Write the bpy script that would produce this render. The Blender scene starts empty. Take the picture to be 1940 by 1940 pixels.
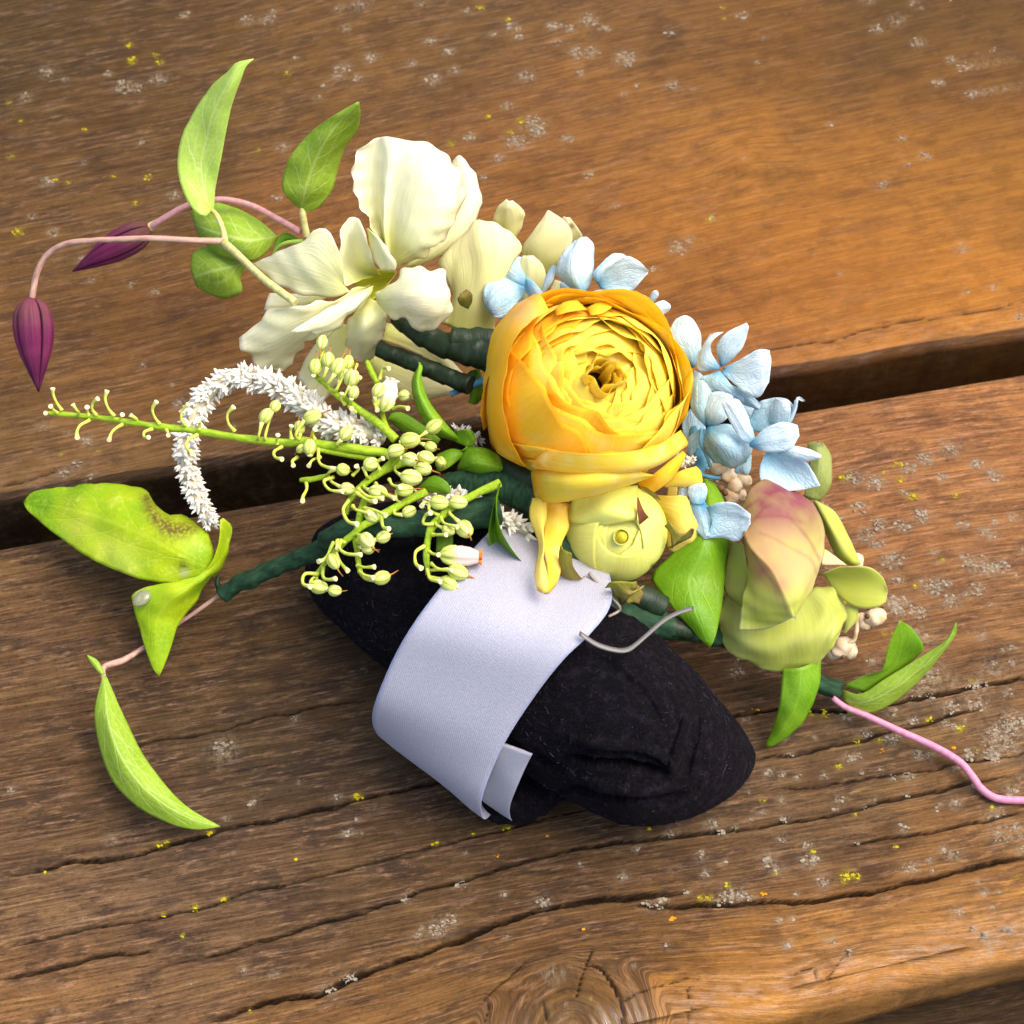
import bpy, math, random
import numpy as np
from mathutils import Vector, Matrix

random.seed(7)
RNG = np.random.default_rng(11)
SC = bpy.context.scene
COL = SC.collection

# ------------------------------------------------------------------ camera
ELEV = math.radians(62.0)
FPX = 3400.0                     # focal length in photograph pixels
HALF = 970.0
DIST = 0.392
CAM = np.array([0.0, -DIST * math.cos(ELEV), DIST * math.sin(ELEV)])
FWD = np.array([0.0, math.cos(ELEV), -math.sin(ELEV)])
UPV = np.array([0.0, math.sin(ELEV), math.cos(ELEV)])
RGT = np.array([1.0, 0.0, 0.0])

cam_d = bpy.data.cameras.new("camera")
cam = bpy.data.objects.new("camera", cam_d)
COL.objects.link(cam)
cam.location = CAM
cam.rotation_euler = (math.radians(90) - ELEV, 0, 0)
cam_d.sensor_width = 36.0
cam_d.lens = 36.0 * FPX / (2 * HALF)
cam_d.clip_start = 0.01
cam_d.clip_end = 200.0
cam_d.dof.use_dof = True
cam_d.dof.focus_distance = 0.352
cam_d.dof.aperture_fstop = 38.0
SC.camera = cam

# ------------------------------------------------------------------ sky, sun, exposure
SUN_EL, SUN_AZ = math.radians(60), math.radians(76)      # azimuth clockwise from +Y
world = bpy.data.worlds.new("World")
SC.world = world
world.use_nodes = True
wn = world.node_tree
bg = wn.nodes["Background"]
sky = wn.nodes.new("ShaderNodeTexSky")
sky.sky_type = 'NISHITA'
sky.sun_disc = False
sky.sun_elevation = SUN_EL
sky.sun_rotation = SUN_AZ
sky.air_density = 1.0
sky.dust_density = 4.0
sky.ozone_density = 1.0
wn.links.new(sky.outputs[0], bg.inputs[0])
bg.inputs[1].default_value = 0.15
sun_d = bpy.data.lights.new("sun", 'SUN')
sun_d.energy = 1.7
sun_d.angle = math.radians(50)
sun_d.color = (1.0, 0.93, 0.82)
sun = bpy.data.objects.new("sun", sun_d)
COL.objects.link(sun)
sd = Vector((math.sin(SUN_AZ) * math.cos(SUN_EL), math.cos(SUN_AZ) * math.cos(SUN_EL), math.sin(SUN_EL)))
sun.rotation_euler = sd.to_track_quat('Z', 'Y').to_euler()
sun.location = sd * 3
SC.view_settings.view_transform = 'Standard'
SC.view_settings.look = 'None'
SC.view_settings.gamma = 1.0
SC.view_settings.exposure = 0.94

# ------------------------------------------------------------------ pixel <-> place
def P(pts):
    """(u, v, height in mm) -> metres; every point has its own height above the table."""
    a = np.atleast_2d(np.array(pts, float))
    d = FWD + RGT * ((a[:, 0:1] - HALF) / FPX) + UPV * ((HALF - a[:, 1:2]) / FPX)
    k = (a[:, 2:3] * 0.001 - CAM[2]) / d[:, 2:3]
    return CAM + d * k

def PX(w):
    w = np.asarray(w) - CAM
    z = w @ FWD
    return np.stack([HALF + FPX * (w @ RGT) / z, HALF - FPX * (w @ UPV) / z], -1)

def crop(x0, y0, k):
    def f(*pts):
        return [(x0 + p[0] / k, y0 + p[1] / k, p[2]) for p in pts]
    return f
K7 = 1932 / 700
c1 = crop(0, 0, K7); c2 = crop(420, 220, K7); c3 = crop(880, 380, K7); c4 = crop(0, 650, K7)
c5 = crop(400, 600, K7); c6 = crop(900, 800, 1932 / 800); c7 = crop(1240, 800, K7)
c8 = crop(560, 980, 1932 / 900); c9 = crop(0, 1240, K7); pp = crop(0, 0, 1.0)

def lin(r, g, b, k=1.0):
    def f(c):
        c /= 255.0
        return (c / 12.92 if c <= 0.04045 else ((c + 0.055) / 1.055) ** 2.4) * k
    return (f(r), f(g), f(b))

# ------------------------------------------------------------------ curves
def crom(pts, n, closed=False):
    p = np.array(pts, float)
    if len(p) == 2:
        t = np.linspace(0, 1, n)[:, None]
        return p[0] * (1 - t) + p[1] * t
    q = np.vstack([2 * p[0] - p[1], p, 2 * p[-1] - p[-2]])
    seg = np.linalg.norm(np.diff(p, axis=0), axis=1)
    seg = np.maximum(seg, 1e-9)
    cum = np.concatenate([[0], np.cumsum(seg)])
    dense = []
    for i in range(len(p) - 1):
        t = np.linspace(0, 1, 24, endpoint=False)[:, None]
        a, b, c, d = q[i], q[i + 1], q[i + 2], q[i + 3]
        dense.append(0.5 * ((2 * b) + (-a + c) * t + (2 * a - 5 * b + 4 * c - d) * t ** 2 + (-a + 3 * b - 3 * c + d) * t ** 3))
    dense.append(p[-1:])
    dense = np.vstack(dense)
    L = np.concatenate([[0], np.cumsum(np.linalg.norm(np.diff(dense, axis=0), axis=1))])
    s = np.linspace(0, L[-1], n)
    return np.stack([np.interp(s, L, dense[:, k]) for k in range(p.shape[1])], -1)

def across(cols, n):
    """interpolate a stack of columns (C, nv, 3) to n columns, Catmull-Rom without resampling by length"""
    C = len(cols)
    q = np.concatenate([[2 * cols[0] - cols[1]], cols, [2 * cols[-1] - cols[-2]]])
    out = []
    for x in np.linspace(0, C - 1, n):
        i = min(int(x), C - 2); t = x - i
        a, b, c, d = q[i], q[i + 1], q[i + 2], q[i + 3]
        out.append(0.5 * ((2 * b) + (-a + c) * t + (2 * a - 5 * b + 4 * c - d) * t ** 2 + (-a + 3 * b - 3 * c + d) * t ** 3))
    return np.array(out)           # (n, nv, 3)

# ------------------------------------------------------------------ objects
ORG = {}
def link(o, parent, origin):
    COL.objects.link(o)
    ORG[o.name] = Vector(origin)
    if parent is not None:
        o.parent = parent
        o.location = Vector(origin) - ORG[parent.name]
    else:
        o.location = origin

def empty(name, origin, parent=None, label=None, cat=None):
    o = bpy.data.objects.new(name, None)
    o.empty_display_size = 0.005
    link(o, parent, origin)
    if label: o["label"] = label
    if cat: o["category"] = cat
    return o

def fast_mesh(name, V, quads, uv=None, cols=None, smooth=True, tris=None):
    """V (n,3); quads (m,4); uv per vertex (n,2); cols {name: (n,4)}"""
    me = bpy.data.meshes.new(name)
    V = np.asarray(V, np.float32)
    Q = np.asarray(quads, np.int32).reshape(-1, 4) if quads is not None and len(quads) else np.zeros((0, 4), np.int32)
    T = np.asarray(tris, np.int32).reshape(-1, 3) if tris is not None and len(tris) else np.zeros((0, 3), np.int32)
    me.vertices.add(len(V)); me.vertices.foreach_set("co", V.ravel())
    loops = np.concatenate([Q.ravel(), T.ravel()]).astype(np.int32)
    me.loops.add(len(loops)); me.loops.foreach_set("vertex_index", loops)
    npoly = len(Q) + len(T)
    me.polygons.add(npoly)
    flatT = len(Q)
    st = np.concatenate([np.arange(len(Q)) * 4, len(Q) * 4 + np.arange(len(T)) * 3]).astype(np.int32)
    me.polygons.foreach_set("loop_start", st)
    me.update(calc_edges=True)
    sm = np.full(npoly, smooth, bool); sm[flatT:] = False
    me.polygons.foreach_set("use_smooth", sm)
    if uv is not None:
        l = me.uv_layers.new(name="UVMap")
        l.data.foreach_set("uv", np.asarray(uv, np.float32)[loops].ravel())
    cols = dict(cols or {})
    if uv is not None and "tint" not in cols: cols["tint"] = np.zeros((len(V), 4))
    for k, c in cols.items():
        c = np.asarray(c, np.float32)
        if c.ndim == 1:
            a = me.attributes.new(k, 'FLOAT', 'POINT'); a.data.foreach_set("value", c)
        elif c.shape[1] == 3:
            a = me.attributes.new(k, 'FLOAT_VECTOR', 'POINT'); a.data.foreach_set("vector", c.ravel())
        else:
            a = me.attributes.new(k, 'FLOAT_COLOR', 'POINT'); a.data.foreach_set("color", c.ravel())
    me.validate()
    return me

def add_obj(name, V, quads, mat, parent=None, uv=None, cols=None, smooth=True, tris=None, origin=None, label=None):
    V = np.asarray(V, float)
    if origin is None:
        origin = V.mean(0)
    me = fast_mesh(name, V - np.asarray(origin), quads, uv, cols, smooth, tris)
    o = bpy.data.objects.new(name, me)
    if mat: me.materials.append(mat)
    link(o, parent, origin)
    if label: o["label"] = label
    return o

def grid_quads(nu, nv, off=0, flip=False, wrap=False):
    i, j = np.meshgrid(np.arange(nu if wrap else nu - 1), np.arange(nv - 1), indexing='ij')
    i2 = (i + 1) % nu
    a = i * nv + j; b = i2 * nv + j; c = i2 * nv + j + 1; d = i * nv + j + 1
    q = np.stack([a, b, c, d] if not flip else [a, d, c, b], -1).reshape(-1, 4)
    return q + off

def shell(name, G, mat, parent, thick=0.00022, tint=None, label=None, uv=None):
    """closed thin body from a grid G (nu, nv, 3)"""
    nu, nv = G.shape[:2]
    du = np.gradient(G, axis=0); dv = np.gradient(G, axis=1)
    N = np.cross(du, dv)
    ln = np.linalg.norm(N, axis=-1, keepdims=True)
    N = N / np.maximum(ln, 1e-12)
    eu = np.minimum(np.arange(nu), np.arange(nu)[::-1])[:, None]; ev = np.arange(nv)[::-1][None, :] + 0 * eu
    th = thick * (0.22 + 0.78 * np.clip(np.minimum(eu, ev) / 3.0, 0, 1))[..., None]
    A = (G + N * th / 2).reshape(-1, 3); B = (G - N * th / 2).reshape(-1, 3)
    n = nu * nv
    Q = [grid_quads(nu, nv), grid_quads(nu, nv, n, True)]
    rim = list(range(0, nv)) + [i * nv + nv - 1 for i in range(1, nu)] + [(nu - 1) * nv + j for j in range(nv - 2, -1, -1)] + [i * nv for i in range(nu - 2, 0, -1)]
    rim = np.array(rim); r2 = np.roll(rim, -1)
    Q.append(np.stack([rim, r2, r2 + n, rim + n], -1))
    if uv is None:
        uu, vv = np.meshgrid(np.linspace(0, 1, nu), np.linspace(0, 1, nv), indexing='ij')
        uv = np.stack([uu, vv], -1)
    uv = uv.reshape(-1, 2)
    V = np.vstack([A, B])
    t = np.zeros((n, 4)) if tint is None else tint.reshape(-1, 4)
    return add_obj(name, V, np.vstack(Q), mat, parent, np.vstack([uv, uv]), {"tint": np.vstack([t, t])}, label=label)

def wob(X, amp, freq, seed):
    r = np.random.default_rng(seed)
    out = np.zeros(X.shape[:-1])
    for k in range(5):
        d = r.normal(size=3); d /= np.linalg.norm(d)
        f = freq * (0.6 + r.random() * 1.2)
        out += np.sin(X @ d * f * 2 * math.pi + r.random() * 6.28) / (1 + 0.3 * k)
    return out * amp / 2.2

SEED = [100]
def sheet(name, cols, mat, parent, nu=13, nv=19, cup=0.0, ruffle=0.0, bump=0.0, thick=0.22, blot=(), label=None, freq=160, flat=1.0, pleat=0.0, crease=None):
    """cols: two or more columns of (u, v, h) running from base to tip. cup, ruffle, bump, thick in mm."""
    SEED[0] += 1
    if flat < 1:                      # ease the petal towards its own best plane
        A = np.array([q for c in cols for q in c], float)
        M = np.c_[A[:, :2], np.ones(len(A))]
        co = np.linalg.lstsq(M, A[:, 2], rcond=None)[0]
        cols = [[(q[0], q[1], float(np.dot(co, (q[0], q[1], 1)) * (1 - flat) + q[2] * flat)) for q in c] for c in cols]
    W = np.array([crom(P(c), nv) for c in cols])
    if len(W) == 2:
        mid = W.mean(0)
        n = np.cross(W[1] - W[0], np.gradient(mid, axis=0))
        n /= np.maximum(np.linalg.norm(n, axis=-1, keepdims=True), 1e-9)
        if n.mean(0) @ FWD > 0: n = -n
        w = np.linalg.norm(W[1] - W[0], axis=-1, keepdims=True)
        mid = mid + n * np.minimum(w * 0.35, abs(cup) * 0.001) * np.sign(cup)
        W = np.array([W[0], mid, W[1]])
    if crease:
        na = max(4, round(nu * crease / (len(W) - 1)))
        G = np.concatenate([across(W[:crease + 1], na), across(W[crease:], nu - na + 1)[1:]])
    else:
        G = across(W, nu)
    du = np.gradient(G, axis=0); dv = np.gradient(G, axis=1)
    N = np.cross(du, dv); N /= np.maximum(np.linalg.norm(N, axis=-1, keepdims=True), 1e-9)
    uu, vv = np.meshgrid(np.linspace(-1, 1, nu), np.linspace(0, 1, nv), indexing='ij')
    width = np.linalg.norm(G[-1] - G[0], axis=-1)[None, :, None]
    edge = np.maximum(np.abs(uu), np.clip((vv - .55) / .45, 0, 1)) ** 3
    if ruffle:
        G = G + N * (wob(G, ruffle * 0.001, freq * 1.4, SEED[0]) * edge)[..., None] * np.clip(width / 0.006, 0, 1)
    if pleat:
        rr_ = np.random.default_rng(SEED[0] + 3); pl = 0
        for q in range(4):
            pl = pl + np.sin(uu * (5 + 6 * q * rr_.random() + 4 * rr_.random()) + rr_.random() * 6.28 + vv * rr_.normal() * 1.2) / (1 + .5 * q)
        G = G + N * (pl * pleat * .0005 * np.sin(np.clip(vv, 0, 1) * 2.2))[..., None] * np.clip(width / 0.006, 0.1, 1)
    if bump:
        G = G + N * wob(G, bump * 0.001, freq, SEED[0] + 7)[..., None] * np.clip(width / 0.006, 0.1, 1)
    tint = None
    if blot:
        tint = np.zeros((nu, nv, 4)); px = PX(G)
        for (u, v, r, col, a) in blot:
            w = np.exp(-(((px[..., 0] - u) ** 2 + (px[..., 1] - v) ** 2) / (r * r))) * a
            keep = tint[..., 3] * (1 - w)
            tot = np.maximum(keep + w, 1e-6)
            for k in range(3):
                tint[..., k] = (tint[..., k] * keep + col[k] * w) / tot
            tint[..., 3] = np.clip(keep + w, 0, 1)
    return shell(name, G, mat, parent, thick * 0.001, tint, label)

def frames(path):
    T = np.gradient(path, axis=0); T /= np.maximum(np.linalg.norm(T, axis=1, keepdims=True), 1e-12)
    N = np.zeros_like(T)
    a = np.array([0.31, 0.2, 0.93]); n = a - T[0] * (a @ T[0]); n /= np.linalg.norm(n)
    for i in range(len(T)):
        n = n - T[i] * (n @ T[i]); n /= max(np.linalg.norm(n), 1e-9); N[i] = n
    return T, N, np.cross(T, N)

def tube_geo(path, rad, ns=10, flat=1.0, lump=0.0, seed=0, turns=0, wrap=.1):
    n = len(path)
    r = np.interp(np.linspace(0, 1, n), np.linspace(0, 1, len(rad)), rad)
    T, N, B = frames(path)
    a = np.linspace(0, 2 * math.pi, ns, endpoint=False)
    off = np.cos(a)[None, :, None] * N[:, None, :] + flat * np.sin(a)[None, :, None] * B[:, None, :]
    rm = np.ones((n, ns))
    if turns:
        q = (a[None, :] / (2 * math.pi) + np.linspace(0, turns, n)[:, None] + .04 * np.sin(a * 2)[None, :]) % 1
        rm = 1 + wrap * (q ** 2.5 - .4)
    V = path[:, None, :] + off * (r[:, None] * rm)[..., None]
    if lump:
        V = V + off * wob(V, lump, 260, seed)[..., None]
    V = V.transpose(1, 0, 2)       # (ns, n, 3)
    Q = grid_quads(ns, n, wrap=True)
    V = V.reshape(-1, 3)
    c0, c1_ = len(V), len(V) + 1
    V = np.vstack([V, path[:1], path[-1:]])
    k = np.arange(ns); k2 = (k + 1) % ns
    tr = np.vstack([np.stack([k2 * n, k * n, np.full(ns, c0)], -1), np.stack([k * n + n - 1, k2 * n + n - 1, np.full(ns, c1_)], -1)])
    uu, vv = np.meshgrid(np.linspace(0, 1, ns), np.linspace(0, 1, n), indexing='ij')
    uv = np.vstack([np.stack([uu, vv], -1).reshape(-1, 2), [[.5, 0], [.5, 1]]])
    return V, Q, tr, uv

def tube(name, pts, rad, mat, parent, n=None, ns=10, flat=1.0, lump=0.0, label=None, turns=0, wrap=.1):
    path = crom(P(pts), n or max(8, 6 * len(pts)))
    V, Q, tr, uv = tube_geo(path, np.array(rad) * 0.001, ns, flat, lump * 0.001, SEED[0], turns, wrap); SEED[0] += 1
    return add_obj(name, V, Q, mat, parent, uv, None, True, tr, label=label)

class Bag:
    """collects geometry for one mesh"""
    def __init__(s): s.V = []; s.Q = []; s.T = []; s.U = []; s.n = 0
    def add(s, V, Q=None, T=None, U=None):
        s.V.append(V)
        if Q is not None and len(Q): s.Q.append(np.asarray(Q) + s.n)
        if T is not None and len(T): s.T.append(np.asarray(T) + s.n)
        s.U.append(U if U is not None else np.zeros((len(V), 2)))
        s.n += len(V)
    def build(s, name, mat, parent, smooth=True, label=None, origin=None):
        return add_obj(name, np.vstack(s.V), np.vstack(s.Q) if s.Q else None, mat, parent, np.vstack(s.U), None, smooth, np.vstack(s.T) if s.T else None, label=label, origin=origin)

def place(name, me, M, parent):
    """an object that shares the mesh me, at world matrix M, under parent"""
    o = bpy.data.objects.new(name, me)
    COL.objects.link(o)
    o.parent = parent
    o.matrix_basis = Matrix.Translation(-ORG[parent.name]) @ M
    return o

def aim(pos, direction, roll=0.0, scale=(1, 1, 1)):
    q = Vector(direction).normalized().to_track_quat('Z', 'Y').to_matrix().to_4x4()
    return Matrix.Translation(Vector(pos)) @ q @ Matrix.Rotation(roll, 4, 'Z') @ Matrix.Diagonal((*scale, 1))

def lathe_geo(prof, ns=12, lobes=0, depth=0.0):
    """prof list of (r, z)"""
    prof = np.array(prof, float)
    a = np.linspace(0, 2 * math.pi, ns, endpoint=False)
    m = 1 - depth * (0.5 + 0.5 * np.cos(a * lobes)) ** 3 if lobes else np.ones(ns)
    V = np.stack([np.cos(a)[:, None] * prof[None, :, 0] * m[:, None], np.sin(a)[:, None] * prof[None, :, 0] * m[:, None],
                  np.broadcast_to(prof[None, :, 1], (ns, len(prof)))], -1).reshape(-1, 3)
    Q = grid_quads(ns, len(prof), wrap=True)
    uu, vv = np.meshgrid(np.linspace(0, 1, ns), np.linspace(0, 1, len(prof)), indexing='ij')
    return V, Q, np.stack([uu, vv], -1).reshape(-1, 2)

# ------------------------------------------------------------------ material kit
class NT:
    def __init__(s, name):
        s.m = bpy.data.materials.new(name); s.m.use_nodes = True
        s.t = s.m.node_tree
        s.b = s.t.nodes["Principled BSDF"]; s.out = s.t.nodes["Material Output"]
    def n(s, typ, **kw):
        x = s.t.nodes.new(typ)
        for k, v in kw.items(): setattr(x, k, v)
        return x
    def set(s, sock, v):
        if hasattr(v, "bl_idname") or isinstance(v, bpy.types.NodeSocket): s.t.links.new(v, sock)
        elif isinstance(v, (tuple, list)) and len(v) == 3 and sock.type == 'RGBA': sock.default_value = (*v, 1)
        else: sock.default_value = v
    def math(s, op, a, b=None, c=None, clamp=False):
        x = s.n("ShaderNodeMath", operation=op, use_clamp=clamp)
        for i, v in enumerate((a, b, c)):
            if v is not None: s.set(x.inputs[i], v)
        return x.outputs[0]
    def mix(s, f, a, b, blend='MIX'):
        x = s.n("ShaderNodeMix", data_type='RGBA', blend_type=blend)
        s.set(x.inputs[0], f); s.set(x.inputs[6], a); s.set(x.inputs[7], b)
        return x.outputs[2]
    def remap(s, v, a, b, c=0.0, d=1.0):
        x = s.n("ShaderNodeMapRange", clamp=True)
        for i, q in enumerate((v, a, b, c, d)): s.set(x.inputs[i], q)
        return x.outputs[0]
    def attr(s, name, out=0):
        x = s.n("ShaderNodeAttribute", attribute_name=name)
        return x.outputs[out]
    def uv(s):
        return s.n("ShaderNodeUVMap", uv_map="UVMap").outputs[0]
    def sep(s, v):
        x = s.n("ShaderNodeSeparateXYZ"); s.set(x.inputs[0], v); return x.outputs
    def comb(s, a, b, c=0.0):
        x = s.n("ShaderNodeCombineXYZ")
        for i, v in enumerate((a, b, c)): s.set(x.inputs[i], v)
        return x.outputs[0]
    def scale(s, v, sx, sy, sz=1.0, off=(0, 0, 0)):
        x = s.n("ShaderNodeMapping"); s.set(x.inputs[0], v)
        x.inputs['Location'].default_value = off
        x.inputs['Scale'].default_value = (sx, sy, sz); return x.outputs[0]
    def noise(s, v, sc, det=4.0, rough=0.55, dist=0.0):
        x = s.n("ShaderNodeTexNoise"); s.set(x.inputs['Vector'], v)
        x.inputs['Scale'].default_value = sc; x.inputs['Detail'].default_value = det
        x.inputs['Roughness'].default_value = rough; x.inputs['Distortion'].default_value = dist
        return x.outputs[0]
    def voro(s, v, sc, feat='DISTANCE_TO_EDGE'):
        x = s.n("ShaderNodeTexVoronoi", feature=feat); s.set(x.inputs['Vector'], v)
        x.inputs['Scale'].default_value = sc; return x.outputs[0]
    def obj(s):
        return s.n("ShaderNodeTexCoord").outputs['Object']
    def bump(s, h, strength=0.4, dist=0.0003, normal=None):
        x = s.n("ShaderNodeBump"); s.set(x.inputs['Height'], h)
        x.inputs['Strength'].default_value = strength; x.inputs['Distance'].default_value = dist
        if normal is not None: s.set(x.inputs['Normal'], normal)
        return x.outputs[0]
    def rnd(s):
        return s.n("ShaderNodeObjectInfo").outputs['Random']
    def finish(s, col, rough=0.5, spec=0.4, nrm=None, trans=0.0, tcol=None, sheen=0.0):
        s.set(s.b.inputs['Base Color'], col); s.set(s.b.inputs['Roughness'], rough)
        s.set(s.b.inputs['Specular IOR Level'], spec)
        if nrm is not None: s.set(s.b.inputs['Normal'], nrm)
        if sheen: s.b.inputs['Sheen Weight'].default_value = sheen
        if trans:
            t = s.n("ShaderNodeBsdfTranslucent"); s.set(t.inputs[0], tcol if tcol is not None else col)
            if nrm is not None: s.set(t.inputs['Normal'], nrm)
            m = s.n("ShaderNodeMixShader"); m.inputs[0].default_value = trans
            s.t.links.new(s.b.outputs[0], m.inputs[1]); s.t.links.new(t.outputs[0], m.inputs[2])
            s.t.links.new(m.outputs[0], s.out.inputs[0])
        return s.m

def petal_mat(name, base, mid, tip, edge=None, edge_w=0.15, vein='fan', vein_col=None, vein_amt=0.25, trans=0.2,
              rough=0.6, mott=0.12, mott_col=None, bump=0.25, spec=0.2, split=(0.25, 0.75)):
    s = NT(name)
    uv = s.uv(); x, y, _ = s.sep(uv)
    a = s.math('ABSOLUTE', s.math('MULTIPLY_ADD', x, 2.0, -1.0))
    col = s.mix(s.remap(y, 0.0, split[0] + 0.15), base, mid)
    col = s.mix(s.remap(y, split[1] - 0.25, 1.0), col, tip)
    ob = s.obj()
    big = s.noise(ob, 180.0, 3.0)
    if mott_col is None: mott_col = tuple(c * 0.72 for c in mid)
    col = s.mix(s.math('MULTIPLY', s.remap(big, 0.45, 0.72), mott * 3), col, mott_col)
    if edge is not None:
        e = s.math('MAXIMUM', s.remap(a, 1 - edge_w, 1.0), s.remap(y, 1 - edge_w * 0.6, 1.0))
        e = s.math('MULTIPLY', e, s.remap(big, 0.25, 0.5))
        col = s.mix(e, col, edge)
    if vein == 'fan':
        v = s.noise(s.scale(uv, 34, 1.6, 1), 1.0, 3.0, 0.6, 0.3)
        vm = s.remap(v, 0.38, 0.62)
    elif vein == 'net':
        d1 = s.voro(s.scale(uv, 7, 4, 1), 1.0); d2 = s.voro(ob, 900.0)
        d3 = s.noise(s.scale(uv, 16, 1.2, 1), 1.0, 2.0, 0.5, 0.5)
        v = s.math('MINIMUM', s.math('MULTIPLY', d1, 1.3), s.math('ADD', d2, 0.06))
        vm = s.math('MULTIPLY', s.remap(v, 0.0, 0.16, 0.0, 1.0), s.remap(d3, 0.36, 0.55, 0.55, 1.0))
    else:
        vm = s.noise(ob, 700.0, 3.0)
    if vein_col is None: vein_col = tuple(c * 0.8 for c in mid)
    col = s.mix(s.math('MULTIPLY', s.math('SUBTRACT', 1.0, vm), vein_amt), col, vein_col)
    t = s.n("ShaderNodeAttribute", attribute_name="tint")
    fine = s.noise(ob, 900.0, 4.0)
    ta = s.math('MULTIPLY', t.outputs['Alpha'], s.remap(big, 0.3, 0.6, 0.78, 1.1), clamp=True)
    col = s.mix(ta, col, t.outputs['Color'])
    nb = s.bump(s.math('ADD', s.math('MULTIPLY', vm, 0.7), s.math('MULTIPLY', fine, 0.5)), bump, 0.00025)
    return s.finish(col, rough, spec, nb, trans)

def leaf_mat(name, col_a, col_b, vein_col, n=6.0, k=1.7, trans=0.2, vein_amt=0.5, rough=0.5, yellow=None, net=0.3, spec=0.28):
    s = NT(name)
    uv = s.uv(); x, y, _ = s.sep(uv); ob = s.obj()
    wobn = s.noise(uv, 3.0, 2.0)
    sx = s.math('MULTIPLY_ADD', x, 2.0, -1.0)
    a = s.math('ABSOLUTE', sx)
    w = s.math('MULTIPLY_ADD', a, -k, s.math('MULTIPLY', y, n))
    w = s.math('ADD', w, s.math('MULTIPLY', wobn, 0.9))
    w = s.math('ADD', w, s.math('MULTIPLY', s.math('GREATER_THAN', sx, 0.0), 0.45))
    tri = s.math('ABSOLUTE', s.math('SUBTRACT', s.math('FRACT', w), 0.5))
    side = s.math('SUBTRACT', 1.0, s.remap(tri, 0.0, 0.09))
    side = s.math('MULTIPLY', side, s.remap(a, 0.55, 0.98, 1.0, 0.0))
    long_ = s.math('ABSOLUTE', s.math('SUBTRACT', a, s.math('MULTIPLY', s.math('SINE', s.math('MULTIPLY', y, 3.1)), 0.42)))
    side = s.math('MAXIMUM', side, s.math('MULTIPLY', s.math('SUBTRACT', 1.0, s.remap(long_, 0.0, 0.05)), 0.6))
    rib = s.math('SUBTRACT', 1.0, s.remap(a, 0.02, 0.09))
    net_d = s.voro(ob, 420.0)
    netm = s.math('MULTIPLY', s.math('SUBTRACT', 1.0, s.remap(net_d, 0.0, 0.09)), net)
    v = s.math('MAXIMUM', s.math('MAXIMUM', side, rib), netm)
    big = s.noise(ob, 110.0, 4.0)
    col = s.mix(s.remap(big, 0.35, 0.65), col_a, col_b)
    if yellow is not None:
        blot = s.noise(ob, 260.0, 5.0, 0.6)
        col = s.mix(s.math('MULTIPLY', s.remap(blot, 0.56, 0.68), 0.7), col, yellow)
    col = s.mix(s.math('MULTIPLY', v, vein_amt), col, vein_col)
    fine = s.noise(ob, 1500.0, 4.0)
    col = s.mix(s.math('MULTIPLY', s.remap(fine, 0.4, 0.7), 0.22), col, tuple(c * 0.55 for c in col_a))
    t = s.n("ShaderNodeAttribute", attribute_name="tint")
    ta = s.math('MULTIPLY', t.outputs['Alpha'], s.remap(fine, 0.3, 0.55, 0.3, 1.2), clamp=True)
    col = s.mix(ta, col, t.outputs['Color'])
    nb = s.bump(s.math('ADD', s.math('MULTIPLY', v, -0.8), s.math('MULTIPLY', fine, 0.6)), 0.28, 0.0003)
    return s.finish(col, rough, spec, nb, trans)

def plain_mat(name, a, b, sc=300.0, rough=0.55, spec=0.35, trans=0.0, bump=0.3, stretch=None, tip=None):
    s = NT(name)
    v = s.scale(s.uv(), *stretch) if stretch else s.obj()
    n_ = s.noise(v, 1.0 if stretch else sc, 4.0)
    col = s.mix(s.remap(n_, 0.35, 0.65), a, b)
    if tip is not None:
        y = s.sep(s.uv())[1]
        col = s.mix(s.remap(y, tip[1], tip[2]), col, tip[0])
    return s.finish(col, rough, spec, s.bump(n_, bump, 0.0003), trans)
# ================================================================== the table
def vnoise(x, y, seed):
    r = np.random.default_rng(seed).random((256, 256))
    xi = np.floor(x).astype(int); yi = np.floor(y).astype(int)
    fx = x - xi; fy = y - yi
    fx = fx * fx * (3 - 2 * fx); fy = fy * fy * (3 - 2 * fy)
    g = lambda a, b: r[a & 255, b & 255]
    return (g(xi, yi) * (1 - fx) + g(xi + 1, yi) * fx) * (1 - fy) + (g(xi, yi + 1) * (1 - fx) + g(xi + 1, yi + 1) * fx) * fy
def fbm(x, y, seed, o=4):
    out = 0; a = 0.5; t = 0
    for k in range(o):
        out = out + a * vnoise(x * 2 ** k + 17.3 * k, y * 2 ** k + 5.1 * k, seed + k); t += a; a *= 0.55
    return out / t

A0, A1 = P([(0, 1031, 0)])[0], P([(1940, 700, 0)])[0]
SD = (A1 - A0)[:2]; SD /= np.linalg.norm(SD)
TD = np.array([-SD[1], SD[0]])
def ST(w): w = np.asarray(w); return np.stack([w[..., 0] * SD[0] + w[..., 1] * SD[1], w[..., 0] * TD[0] + w[..., 1] * TD[1]], -1)
def UNST(s, t, z): return np.stack([s * SD[0] + t * TD[0], s * SD[1] + t * TD[1], z], -1)
def st_px(pts): return ST(P([(p[0], p[1], 0) for p in pts]))

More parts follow.
